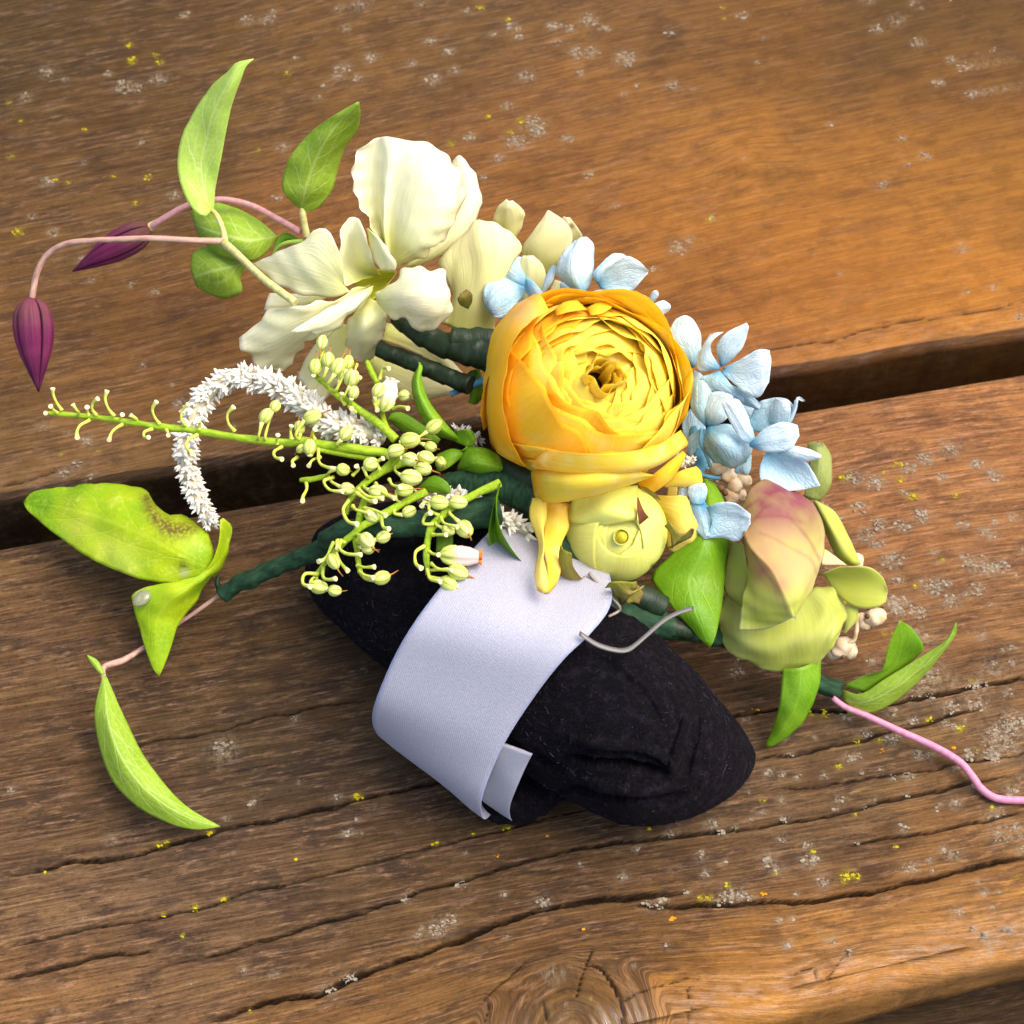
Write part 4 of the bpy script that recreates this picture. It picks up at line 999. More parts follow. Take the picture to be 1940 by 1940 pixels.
floret("widest open blue hydrangea floret with dark centre", c3((1340, 875, 43))[0], [
    (BLUED, [c3((1325, 890, 42), (1235, 930, 41), (1290, 1012, 39), (1400, 1052, 37)), c3((1345, 898, 42), (1400, 965, 42), (1480, 1005, 40), (1540, 1052, 38))]),
    [c3((1350, 875, 42), (1440, 832, 45), (1530, 780, 48), (1600, 782, 47)), c3((1352, 885, 42), (1450, 890, 44), (1540, 870, 46), (1603, 850, 46)), c3((1345, 900, 42), (1450, 992, 42), (1535, 1032, 41), (1592, 950, 44))],
    [c3((1325, 882, 42), (1222, 885, 42), (1230, 790, 45), (1285, 698, 48)), c3((1335, 868, 43), (1290, 790, 46), (1300, 730, 49), (1355, 686, 49))],
    [c3((1335, 862, 42), (1318, 760, 46), (1372, 690, 49), (1475, 638, 50)), c3((1352, 866, 42), (1420, 812, 45), (1472, 725, 47), (1487, 660, 49))],
    (BLUED, [c3((1370, 985, 40), (1470, 988, 40), (1556, 1080, 38)), c3((1390, 1015, 39), (1460, 1065, 37), (1535, 1095, 37))])])
floret("blue floret seen from behind with round veined petal", c3((1268, 1182, 37))[0], [
    (BLUED, [c3((1440, 1340, 30), (1420, 1400, 29), (1468, 1436, 28)), c3((1502, 1330, 30), (1498, 1400, 29), (1482, 1438, 28))]),
    (BLUED, [c3((1260, 1182, 36), (1188, 1100, 37), (1185, 980, 39), (1200, 885, 40)), c3((1268, 1176, 36), (1235, 1080, 39), (1240, 980, 41), (1220, 895, 41)), c3((1275, 1175, 36), (1292, 1080, 38), (1290, 985, 40), (1235, 900, 41))]),
    (BLUED, [c3((1240, 1190, 34), (1170, 1240, 32), (1165, 1320, 30)), c3((1262, 1195, 34), (1240, 1290, 31), (1200, 1350, 29))]),
    (BLUED, [c3((1265, 1190, 37), (1250, 1260, 35), (1285, 1350, 33), (1350, 1390, 31)), c3((1270, 1186, 37), (1340, 1260, 41), (1400, 1330, 38), (1420, 1393, 31)), c3((1280, 1180, 37), (1390, 1165, 39), (1492, 1230, 37), (1507, 1310, 34), (1470, 1372, 32))]),
    [c3((1272, 1176, 36), (1248, 1080, 38), (1280, 1008, 40), (1350, 1000, 41)), c3((1285, 1180, 37), (1360, 1152, 40), (1412, 1080, 41), (1400, 1018, 42))],
    [c3((1500, 1277, 38), (1438, 1240, 41), (1368, 1120, 44), (1347, 1062, 45)), c3((1518, 1232, 38), (1492, 1150, 43), (1440, 1048, 46), (1400, 1034, 46))]])
floret("cupped blue hydrangea floret at the far right", c3((1500, 1285, 38))[0], [
    (BLUED, [c3((1490, 1150, 36), (1532, 1060, 38), (1622, 1030, 40), (1690, 1038, 41)), c3((1500, 1200, 35), (1570, 1150, 37), (1640, 1100, 39), (1712, 1060, 42)), c3((1570, 1210, 37), (1625, 1185, 39), (1700, 1145, 40), (1732, 1090, 42))]),
    [c3((1590, 1160, 38), (1600, 1080, 40), (1630, 1032, 42)), c3((1690, 1175, 40), (1705, 1110, 42), (1700, 1050, 43))],
    [c3((1678, 1165, 40), (1718, 1090, 42), (1728, 1040, 44), (1772, 1052, 42)), c3((1706, 1168, 40), (1735, 1100, 42), (1750, 1028, 44), (1782, 1050, 42))],
    (BLUED, [c3((1570, 1322, 37), (1548, 1400, 36), (1560, 1482, 35), (1620, 1512, 34), (1705, 1518, 33)), c3((1580, 1318, 37), (1640, 1380, 34), (1700, 1440, 33), (1780, 1510, 33)), c3((1590, 1315, 38), (1700, 1315, 38), (1790, 1368, 37), (1862, 1490, 34))]),
    [c3((1640, 1320, 38), (1700, 1283, 40), (1800, 1298, 40), (1866, 1330, 39)), c3((1660, 1328, 38), (1720, 1342, 39), (1790, 1364, 38), (1860, 1350, 38))],
    [c3((1492, 1272, 38), (1560, 1198, 42), (1660, 1158, 44), (1742, 1172, 43)), c3((1500, 1292, 38), (1580, 1312, 40), (1700, 1302, 41), (1752, 1230, 43))]])
floret("shaded blue floret tucked behind the yellow bloom", c3((1215, 1290, 28))[0], [
    (BLUED, [c3((1215, 1300, 28), (1150, 1240, 29), (1140, 1150, 30), (1180, 1090, 30)), c3((1230, 1290, 28), (1260, 1210, 29), (1250, 1130, 30), (1210, 1085, 30))]),
    (BLUED, [c3((1205, 1310, 28), (1140, 1330, 28), (1110, 1290, 29), (1120, 1220, 29)), c3((1220, 1330, 28), (1160, 1390, 27), (1110, 1370, 28), (1090, 1320, 28))]),
    (BLUED, [c3((1240, 1300, 28), (1320, 1290, 27), (1380, 1330, 26), (1390, 1390, 25)), c3((1225, 1320, 28), (1250, 1390, 26), (1310, 1430, 25), (1370, 1420, 24))])])
floret("pale blue petal below the open floret", c3((1350, 1090, 34))[0], [
    (BLUED, [c3((1400, 1060, 35), (1480, 1040, 35), (1530, 1090, 34)), c3((1390, 1110, 34), (1460, 1160, 33), (1520, 1130, 33))])])
lowfl = floret("low blue hydrangea floret beside the green bud", c3((1262, 1590, 38))[0], [
    [c3((1110, 1555, 37), (1112, 1520, 38), (1125, 1500, 39)), c3((1165, 1580, 37), (1165, 1530, 38), (1155, 1490, 39))],
    [c3((1180, 1580, 38), (1168, 1500, 40), (1235, 1474, 41)), c3((1252, 1592, 38), (1270, 1520, 40), (1257, 1478, 41))],
    (BLUED, [c3((1160, 1568, 38), (1180, 1640, 36), (1210, 1720, 35), (1250, 1772, 35)), c3((1255, 1578, 38), (1292, 1630, 37), (1313, 1710, 36), (1290, 1750, 36))]),
    [c3((1265, 1602, 38), (1330, 1580, 41), (1422, 1584, 42), (1495, 1640, 41)), c3((1290, 1690, 37), (1350, 1660, 38), (1420, 1660, 39), (1496, 1665, 41)), c3((1245, 1772, 35), (1340, 1762, 36), (1430, 1780, 37), (1496, 1690, 40))]])
tube("stem", c3((1240, 1190, 37), (1235, 1260, 35), (1265, 1330, 33), (1285, 1390, 31)), [.35, .4, .35], BSTEM, lowfl)
tube("stem", c3((1200, 1420, 28), (1280, 1445, 28), (1350, 1450, 28), (1430, 1410, 29)), [.4, .45, .4], BSTEM, lowfl)
tube("stem", c3((1370, 1390, 29), (1375, 1430, 28)), [.3, .3], BSTEM, lowfl)
tube("stem", c3((1200, 1180, 33), (1215, 1300, 30), (1230, 1420, 27), (1190, 1460, 26)), [.8, 1.2, 1.3, .8], BSTEM, lowfl, lump=.3)
tube("stem", c2((1195, 1455, 33), (1290, 1415, 34), (1400, 1370, 36)), [.6, .75, .8], BSTEM, lowfl)

# ------------------------------------------------------------------ ranunculus bloom and bud
def petal_ball(o, cen_px, R, tilt_px, N, rims, rho0, mats, seed, wid=62, thick=.00012, hole=.0, wavy=.09, sq=1.0, broad=0.0):
    r = np.random.default_rng(seed)
    C = P([cen_px])[0]
    A = P([(cen_px[0] + tilt_px[0], cen_px[1] + tilt_px[1], cen_px[2])])[0] - C
    view = CAM - C; view /= np.linalg.norm(view)
    x = RGT * tilt_px[0] - UPV * tilt_px[1]
    L = np.linalg.norm(x); s_ = min(L * 0.000106 / R, .9)
    A = view * math.sqrt(1 - s_ * s_) + (x / max(L, 1e-6)) * s_
    E1 = np.cross(A, UPV); E1 /= np.linalg.norm(E1); E2 = np.cross(A, E1)
    nu, nv = 21, 17
    ll = -RGT * .62 - UPV * .78; azl = math.atan2(ll @ E2, ll @ E1)
    for k in range(N):
        f = (k / (N - 1)) ** (1.2 if N > 20 else 1)
        rim = math.radians(rims[0] + (rims[1] - rims[0]) * f ** .95 + (4.0 * r.normal() if N > 20 else 0) * f)
        rho = R * (rho0 + (1 - rho0) * f)
        az0 = k * 2.39996 + .35 * r.normal()
        rim *= 1 - broad * max(0, math.cos(az0 - azl)) * min(1, f * 1.6)
        W = math.radians(wid * (.8 + .5 * r.random()))
        u = np.linspace(-1, 1, nu)[:, None]; v = np.linspace(0, 1, nv)[None, :]
        az = az0 + u * W * (0.35 + 0.65 * v ** .45)
        ph = r.random(4) * 6.28
        wave = wavy * (np.sin(3.1 * u + ph[0]) * .6 + np.sin(7.3 * u + ph[1]) * .5 + np.sin(13 * u + ph[2]) * .28)
        top = rim * (1 + wave * (.4 + .6 * (1 - f))) + np.abs(u) ** 3.2 * (.34 + .22 * f)
        low = max(1.15, rim + .75) + .35 * f
        th = low + (top - low) * v
        flare = (.055 if N > 20 else .02) * v ** 6 * (.2 + r.random() * 1.6) * (1 + .8 * np.sin(u * 6 + ph[3])) + 0.012 * np.sin(u * 5 + ph[1]) * v ** 3
        rr = rho * (1 + flare) * (1 - .02 * np.abs(u) ** 2)
        # petals of the heart stand up instead of closing over it
        st = np.clip(1 - f * 2.2, 0, 1)
        sx = np.sin(th) * rr; sz = np.cos(th) * rr * sq - st * hole * R * (1 - .2 * v)
        G = C + (np.cos(az) * sx)[..., None] * E1 + (np.sin(az) * sx)[..., None] * E2 + (sz + 0 * az)[..., None] * A
        m = mats(f, float((math.cos(az0) * E1 + math.sin(az0) * E2) @ -RGT), r)
        shell("petal", G, m, o, thick)
    return C, A, E1, E2
ro = empty("ranunculus_flower", P([(1112, 745, 46)])[0], cor, "big yellow ranunculus bloom with tightly layered petals")
def ran_m(f, left, r):
    q = f + .16 * r.normal()
    if q > .5 and left > .25: return RAN_O
    return RAN_I if q < .62 else RAN_M
RC, RA, RE1, RE2 = petal_ball(ro, (1110, 747, 46), .0199, (42, -44), 42, (12, 80), .77, ran_m, 5, hole=.03, wavy=.15, broad=.52)
# inner wall of the bloom, closing in round the heart
prof = [(.0203 * .71 * math.sin(x), .0203 * .71 * math.cos(x)) for x in np.linspace(1.5, .25, 12)] + [(.0034, .0132), (.0030, .0105), (.0024, .008)]
V, Q, uvq = lathe_geo(prof, 30)
me_w = fast_mesh("heart_wall", V, Q, uvq); me_w.materials.append(RAN_M)
place("heart_wall", me_w, aim(RC, RA), ro)
# dark heart
V, Q, uvq = lathe_geo([(0.0001, 0), (.003, .0005), (.0036, .0015)], 14)
ht = plain_mat("dark_heart", lin(60, 40, 4), lin(20, 14, 2), rough=.8)
me_h = fast_mesh("heart", V, Q, uvq); me_h.materials.append(ht)
place("heart", me_h, aim(RC + RA * .006, RA), ro)
for kk_, (az, rad, hh) in enumerate([(3.2, .0015, .0170), (2.2, .0026, .0164), (4.4, .0024, .0166), (5.6, .0036, .0174), (0.8, .0036, .0171), (3.0, .0036, .0163)]):
    u = np.linspace(-1, 1, 15)[:, None]; v = np.linspace(0, 1, 12)[None, :]
    a = az + u * 1.0 + .3 * v; rr = rad * (1.25 - .3 * v + .22 * np.sin(3.4 * u + kk_ * 1.7) * v + .05 * np.sin(8 * u + kk_) * v)
    z = .006 + (hh - .006) * v + (.0012 * np.sin(2.3 * u + kk_ * 2) + .0004 * np.sin(9 * u + kk_)) * v
    G = RC + (np.cos(a) * rr)[..., None] * RE1 + (np.sin(a) * rr)[..., None] * RE2 + (z + 0 * a)[..., None] * RA
    shell("petal", G, RAN_I, ro, .00015)
# loose outer petals
sheet("petal", [c3((150, 1297, 40), (104, 1100, 42), (104, 900, 46), (145, 700, 51), (262, 560, 57), (360, 490, 61)), c3((205, 1340, 46), (140, 1120, 50), (150, 880, 55), (205, 690, 59), (320, 560, 62), (400, 498, 63)), c3((330, 1405, 46), (240, 1250, 53), (205, 1050, 58), (225, 850, 62), (290, 690, 65), (440, 565, 64))],
      RAN_O, ro, nu=19, nv=26, ruffle=.35, blot=[(880 + 300 / K7, 380 + 560 / K7, 34, lin(252, 206, 140), .7)])
sheet("petal", [c3((470, 570, 61), (520, 530, 61), (590, 520, 60)), c3((480, 600, 63), (560, 580, 63), (640, 570, 62))], RAN_O, ro, nu=9, nv=9)
sheet("petal", [c3((640, 560, 61), (700, 530, 60), (765, 528, 59)), c3((660, 600, 63), (720, 590, 62), (770, 560, 60))], RAN_O, ro, nu=9, nv=9)
sheet("petal", [c3((350, 1412, 45), (500, 1402, 52), (680, 1386, 55), (840, 1400, 53), (1002, 1438, 48)), c3((352, 1450, 45), (500, 1465, 54), (680, 1440, 57), (840, 1435, 54), (996, 1442, 48)), c3((362, 1500, 44), (500, 1530, 52), (680, 1500, 55), (840, 1468, 52), (980, 1446, 47)), c3((368, 1562, 42), (480, 1583, 48), (640, 1552, 50), (820, 1502, 48), (965, 1452, 46))],
      RAN_M, ro, nu=21, nv=22, bump=.12, ruffle=.2)
sheet("petal", [c3((430, 1300, 54), (600, 1320, 61), (800, 1320, 61), (1000, 1280, 57), (1130, 1200, 52)), c3((350, 1400, 46), (560, 1430, 52), (780, 1430, 53), (980, 1400, 50), (1140, 1300, 45))], RAN_M, ro, cup=1.5, nu=17, nv=22)
sheet("petal", [c3((905, 1478, 43), (1000, 1420, 47), (1080, 1355, 47), (1140, 1308, 45)), c3((980, 1532, 42), (1045, 1490, 44), (1105, 1430, 44), (1152, 1345, 43))], RAN_O, ro, cup=.6, ruffle=.2)
sheet("petal", [c3((1040, 1480, 40), (1120, 1418, 43), (1212, 1389, 43)), c3((1060, 1497, 39), (1150, 1497, 40), (1240, 1487, 40), (1240, 1430, 41))], RAN_M, ro, cup=.4)
sheet("petal", [c3((985, 1538, 37), (1080, 1543, 39), (1160, 1548, 39), (1200, 1650, 37), (1262, 1802, 32)), c3((1010, 1600, 36), (1080, 1640, 37), (1130, 1700, 37), (1150, 1760, 35), (1180, 1800, 33)), c3((1020, 1640, 34), (1060, 1700, 34), (1055, 1790, 33), (1080, 1840, 31), (1120, 1838, 31))], RAN_P, ro, nu=15, ruffle=.3)
sheet("petal", [c3((1055, 1560, 30), (1068, 1480, 33), (1075, 1420, 34)), c3((1110, 1560, 30), (1115, 1480, 33), (1110, 1420, 34))], RAN_M, ro, nu=9, nv=9)
sheet("petal", [c6((262, 345, 43.0), (247, 430, 44.0), (290, 560, 44.6), (272, 690, 45.2), (284, 770, 45.0)), c6((300, 350, 45.2), (300, 450, 46.7), (316, 560, 47.6), (300, 670, 47.5), (310, 782, 45.4)), c6((328, 350, 43.2), (326, 450, 44.7), (300, 560, 45.6), (330, 690, 46.2), (335, 776, 45.2))], RAN_P, ro, flat=.45, nu=13, ruffle=.25)
sheet("petal", [c6((322, 360, 40.0), (318, 450, 42.2), (310, 560, 44.1), (330, 670, 44.0), (322, 780, 41.9)), c6((380, 370, 41.4), (375, 470, 43.9), (360, 570, 44.4), (365, 680, 44.3), (345, 775, 41.7)), c6((440, 375, 39.6), (430, 480, 42.3), (396, 560, 43.1), (392, 680, 43.3), (368, 750, 40.8))], RAN_M, ro, flat=.45, nu=13, bump=.2)
# bud
bo = empty("ranunculus_bud", P([(1166, 1012, 36)])[0], cor, "pale green yellow ranunculus bud with round eye")
BC_, BA, BE1, BE2 = petal_ball(bo, (1166, 1010, 36), .0102, (8, 4), 6, (15, 25), .95, lambda f, a, r: BUDM, 9, wid=100, thick=.00022, hole=.0, wavy=.03)
V, Q, uvq = lathe_geo([(.0094 * math.sin(x) + 1e-5, .0094 * math.cos(x)) for x in np.linspace(math.pi, 0, 16)], 24)
me_b = fast_mesh("bud_core", V, Q, uvq); me_b.materials.append(BUDM)
place("bud_core", me_b, aim(BC_, BA), bo)
sheet("petal", [c6((455, 330, 44), (430, 410, 42), (450, 460, 43), (600, 470, 45.5)), c6((600, 300, 45), (600, 380, 48), (630, 420, 48), (678, 458, 46.5)), c6((745, 290, 44), (745, 370, 46), (742, 420, 47.5), (740, 450, 46.5))], BUDM, bo, thick=.35, blot=[(1212, 985, 8, lin(120, 60, 10), .7)])
scar = sheet("scar", [c6((742, 345, 48.2), (742, 400, 48.6), (752, 470, 47.6)), c6((748, 345, 48.2), (770, 400, 48.2), (796, 435, 46.6))], plain_mat("brown_scar", lin(120, 62, 12), lin(84, 40, 8), rough=.7), bo, nu=5, nv=7)
eye_m = plain_mat("yellow_eye", lin(206, 190, 40), lin(186, 166, 20), sc=600)
for (rad, hh, m) in ((.0015, .0106, BUDM),):
    V, Q, uvq = lathe_geo([(rad * .9, hh - .004), (rad * 1.05, hh - .001), (rad, hh), (rad * .93, hh - .0003), (rad * .85, hh - .003)], 22)
    me_r = fast_mesh("bud_ring", V, Q, uvq); me_r.materials.append(m)
    place("bud_ring", me_r, aim(BC_ + (BE1 * .0002) + UPV * -.0003 + RGT * .0004, BA), bo)
V, Q, uvq = lathe_geo([(.00005, .0108), (.0006, .01065), (.00105, .0102), (.0011, .009), (.0008, .008)], 16)
me_r = fast_mesh("bud_eye", V, Q, uvq); me_r.materials.append(eye_m)
place("bud_eye", me_r, aim(BC_ + RGT * .0004 - UPV * .0003, BA), bo)
sheet("sepal", [c6((600, 740, 43.0), (640, 790, 39.0), (680, 830, 35.0)), c6((640, 730, 45.0), (680, 770, 42.0), (710, 800, 40.0)), c6((740, 730, 43.0), (735, 770, 40.0), (775, 750, 39.0))], SEPAL, bo, ruffle=.7, nu=13, nv=13)
sheet("sepal", [c6((680, 800, 39.0), (700, 830, 37.0), (750, 830, 35.0)), c6((740, 740, 42.0), (760, 760, 39.0), (772, 790, 37.0))], SEPAL, bo, ruffle=.8, nu=9, nv=9)
sheet("sepal", [c6((395, 560, 45.0), (380, 640, 43.0), (400, 720, 39.0), (440, 755, 37.0)), c6((440, 600, 47.0), (450, 660, 45.0), (480, 700, 42.0), (515, 710, 39.0))], SEPAL, bo, ruffle=.5, cup=.7, nu=13)
sheet("sepal", [c6((875, 470, 42.0), (900, 560, 40.0), (880, 580, 38.0), (900, 570, 38.0)), c6((890, 460, 43.0), (930, 500, 43.0), (960, 510, 42.0), (990, 485, 43.0)), c6((900, 580, 38.0), (950, 545, 39.0), (990, 525, 40.0), (1002, 500, 42.0))], SEPAL, bo, ruffle=.5, nu=11, nv=13)
sheet("sepal", [c6((760, 290, 46.0), (800, 335, 46.0), (830, 350, 45.0)), c6((790, 300, 47.0), (830, 330, 47.0), (850, 360, 45.0))], SEPAL, bo, ruffle=.6, nu=7, nv=9)

# ------------------------------------------------------------------ hellebore
he = empty("hellebore_flower", P(c7((650, 900, 30)))[0], cor, "green hellebore bloom, topmost petal flushed purple")
PUR = lin(150, 78, 92)

VN = []
for pts in ([(1425, 985), (1455, 978), (1490, 980), (1525, 992)], [(1440, 1010), (1465, 1020), (1500, 1040), (1535, 1060), (1548, 1090)], [(1410, 1005), (1425, 990), (1450, 960)], [(1400, 975), (1418, 960), (1440, 945)], [(1440, 960), (1460, 935), (1490, 925)], [(1425, 1045), (1450, 1085), (1475, 1115), (1492, 1160)], [(1500, 985), (1530, 1020), (1552, 1060)]):
    for q in crom([(a, b, 0) for a, b in pts], 26): VN.append((q[0], q[1], 3.0, lin(140, 60, 70), .30))
sheet("petal", [c7((830, 418, 27), (885, 560, 27), (945, 690, 25), (1000, 746, 23)), c7((842, 411, 28), (915, 530, 30), (985, 660, 27), (1040, 746, 24)), c7((850, 412, 28), (945, 470, 28), (1022, 610, 26), (1079, 742, 24))], HELL, he)
sheet("petal", [c7((875, 660, 30), (875, 745, 29)), c7((900, 668, 30), (1008, 748, 27))], CREAMG, he, nu=7, nv=7)
sheet("petal", [c7((980, 950, 22), (995, 1040, 20), (985, 1102, 18)), c7((1062, 960, 22), (1062, 1030, 20), (1000, 1102, 18))], HELL, he, nu=9, cup=.5)
sheet("petal", [c7((865, 792, 30), (980, 752, 32), (1112, 754, 31), (1192, 808, 27), (1220, 880, 24)), c7((890, 805, 28), (1000, 830, 27), (1110, 850, 26), (1218, 900, 23)), c7((930, 870, 25), (990, 930, 24), (1062, 972, 23), (1145, 972, 22), (1208, 940, 22))], HELL, he, nu=17, ruffle=.2, blot=[(1600, 1120, 60, lin(178, 180, 26), .5)])
sheet("petal", [c7((400, 620, 30), (365, 780, 28), (370, 890, 27), (450, 965, 26)), c7((465, 640, 34), (485, 800, 32), (465, 930, 29), (455, 965, 27))], HELL, he, nu=11, blot=[(1390, 1100, 50, lin(140, 146, 70), .5)])
sheet("petal", [c7((400, 850, 23.0), (330, 980, 21.0), (330, 1060, 19.0), (370, 1180, 19.0), (430, 1235, 16.0)), c7((480, 900, 24.0), (430, 1030, 23.0), (430, 1130, 24.0), (450, 1220, 18.0), (480, 1250, 15.0)), c7((600, 950, 25.0), (570, 1080, 24.0), (565, 1180, 23.0), (570, 1250, 17.0), (580, 1296, 13.0)),
                c7((700, 930, 26.0), (720, 1050, 25.0), (730, 1150, 24.0), (740, 1240, 18.0), (730, 1303, 13.0)), c7((780, 900, 26.0), (830, 1000, 25.0), (850, 1100, 25.0), (860, 1190, 20.0), (840, 1270, 14.0)), c7((820, 880, 26.0), (900, 950, 26.0), (930, 1040, 23.0), (930, 1120, 23.0), (915, 1185, 18.0)),
                c7((845, 860, 25.0), (935, 862, 25.0), (990, 930, 22.0), (998, 1010, 19.0), (968, 1110, 20.0))], HELL, he, nu=33, nv=24, ruffle=.35, bump=.12, flat=.6, pleat=.1, blot=[(1400, 1220, 40, lin(176, 180, 120), .5)])
sheet("petal", [c7((450, 520, 34.0), (455, 600, 33.0), (478, 720, 31.9), (485, 810, 32.2), (462, 930, 31.6), (441, 1086, 28.0)), c7((452, 490, 35.0), (470, 620, 36.0), (510, 760, 36.2), (545, 880, 36.1), (560, 980, 34.0), (590, 1080, 29.0)), c7((458, 440, 36.0), (464, 560, 38.5), (505, 660, 40.0), (612, 772, 40.9), (672, 890, 39.8), (726, 1018, 34.5)),
                c7((505, 345, 36.0), (560, 480, 39.0), (620, 640, 39.5), (690, 780, 39.1), (722, 900, 38.5), (730, 1022, 34.0)), c7((595, 297, 34.0), (690, 420, 37.0), (765, 600, 37.0), (795, 760, 36.2), (775, 900, 36.5), (734, 1026, 33.5)), c7((705, 346, 30.5), (832, 430, 31.0), (888, 565, 32.0), (885, 690, 31.0), (832, 850, 32.5), (739, 1029, 33.0))],
      HELL, he, nu=64, nv=60, bump=.1, ruffle=.2, thick=.16, pleat=.04, flat=.9, crease=2, blot=[(1455, 950, 66, PUR, .9), (1500, 935, 60, PUR, .9), (1535, 985, 40, PUR, .6), (1420, 990, 44, lin(120, 110, 50), .5), (1440, 1040, 50, lin(196, 140, 110), .7), (1410, 1020, 30, lin(170, 90, 90), .4), (1500, 1060, 60, lin(204, 170, 120), .7),
                              (1450, 1080, 24, lin(184, 100, 100), .65), (1478, 1110, 18, lin(184, 110, 100), .6), (1540, 1080, 44, lin(206, 190, 130), .6), (1550, 1110, 16, lin(184, 120, 110), .35)] + VN)
# ------------------------------------------------------------------ leaves
LEAF = leaf_mat("fresh_green_leaf", lin(144, 178, 44), lin(158, 188, 54), lin(204, 222, 130), vein_amt=.6)
LEAFP = leaf_mat("pale_green_leaf", lin(180, 212, 84), lin(190, 218, 94), lin(222, 236, 156), vein_amt=.55, n=5.0)
LEAFD = leaf_mat("deep_green_leaf", lin(106, 156, 24), lin(130, 172, 34), lin(146, 190, 62), vein_amt=.3, rough=.38)
LEAFY = leaf_mat("yellowing_leaf", lin(146, 184, 14), lin(182, 204, 20), lin(196, 208, 60), yellow=lin(216, 222, 90), vein_amt=.3)
GLOSS = leaf_mat("glossy_small_leaf", lin(116, 170, 26), lin(148, 190, 42), lin(180, 206, 80), vein_amt=.25, n=9, rough=.3)
UNDER = leaf_mat("dull_leaf_back", lin(166, 176, 100), lin(150, 162, 82), lin(112, 126, 52), vein_amt=.3, n=5)
TAPE = plain_mat("green_floral_tape", lin(42, 76, 48), lin(22, 46, 28), rough=.75, spec=.25, stretch=(9, 26, 1), bump=.6)
TAPED = plain_mat("dark_green_tape", lin(34, 54, 24), lin(18, 32, 14), rough=.5, spec=.4, stretch=(7, 20, 1), bump=.6)
PINKS = plain_mat("pink_stem_skin", lin(206, 150, 144), lin(188, 128, 126), sc=900, rough=.5)
PINKB = plain_mat("pale_brown_stem_skin", lin(206, 168, 146), lin(160, 112, 100), sc=900, rough=.5, stretch=(3, 14, 1))
PINKV = plain_mat("rose_stem_skin", lin(214, 140, 162), lin(196, 120, 146), sc=900, rough=.45)
CRST = plain_mat("cream_green_stem_skin", lin(214, 208, 140), lin(190, 178, 104), sc=900, rough=.5)

def leaf(label, cols, mat, **kw):
    if label.startswith(('tiny leaf', 'narrow strip')) and len(label) < 20: label = None
    return sheet("leaf", cols, mat, cor, label=label, **kw)
BR = lin(112, 92, 34); DG = lin(84, 150, 10)
leaf("long pale leaf at the top left", [c1((1105, 1110, 40), (1060, 1130, 42), (985, 1062, 43), (929, 890, 47), (955, 700, 52), (1080, 482, 58), (1190, 372, 63), (1240, 326, 65), (1326, 306, 66)),
     c1((1110, 1105, 40), (1075, 1020, 43), (1055, 860, 47), (1085, 720, 52), (1125, 570, 58), (1200, 430, 63), (1250, 350, 65), (1326, 307, 66)),
     c1((1116, 1100, 40), (1126, 990, 43), (1152, 850, 48), (1180, 700, 53), (1212, 550, 58), (1260, 420, 63), (1285, 350, 65), (1327, 309, 66))], LEAFP, nu=19, nv=34, bump=.15, ruffle=.15)
leaf("upright bright leaf left of the cream flower", [c1((1570, 1100, 38), (1500, 1030, 41), (1475, 955, 43), (1512, 830, 48), (1610, 705, 53), (1720, 620, 58), (1800, 570, 60), (1872, 531, 62)),
     c1((1576, 1102, 38), (1595, 1000, 43), (1640, 860, 48), (1710, 720, 54), (1790, 620, 58), (1876, 534, 62)),
     c1((1590, 1106, 38), (1650, 1095, 38), (1725, 1020, 40), (1765, 900, 43), (1800, 780, 48), (1868, 680, 53), (1884, 600, 58), (1879, 534, 62))], LEAF, nu=19, nv=30, bump=.2)
leaf("leaf behind the pink clematis stem", [c1((1450, 1235, 28), (1350, 1150, 30), (1230, 1085, 31), (1120, 1058, 30), (993, 1100, 28)), c1((1450, 1237, 28), (1300, 1255, 32), (1150, 1220, 32), (1010, 1170, 28)), c1((1448, 1242, 28), (1385, 1328, 28), (1300, 1368, 28), (1150, 1335, 27), (1035, 1240, 26))], LEAF, nu=17, bump=.2)
leaf("rounded lower leaf with two dark dots", [c1((1262, 1350, 24), (1130, 1290, 25), (1015, 1318, 24), (994, 1400, 22)), c1((1270, 1380, 24), (1180, 1400, 25), (1090, 1420, 24), (1010, 1450, 21)), c1((1282, 1415, 23), (1258, 1450, 22), (1262, 1530, 20), (1155, 1562, 18), (1025, 1500, 18))], LEAF, nu=15, blot=[(404, 525, 3.2, lin(40, 60, 10), 1), (417, 525, 3.2, lin(40, 60, 10), 1)], bump=.15)
leaf("tiny curled leaf", [c1((1580, 1255, 32), (1490, 1215, 32), (1440, 1260, 30)), c1((1580, 1262, 32), (1500, 1265, 30), (1430, 1340, 28))], LEAFD, nu=9, nv=11, cup=.5)
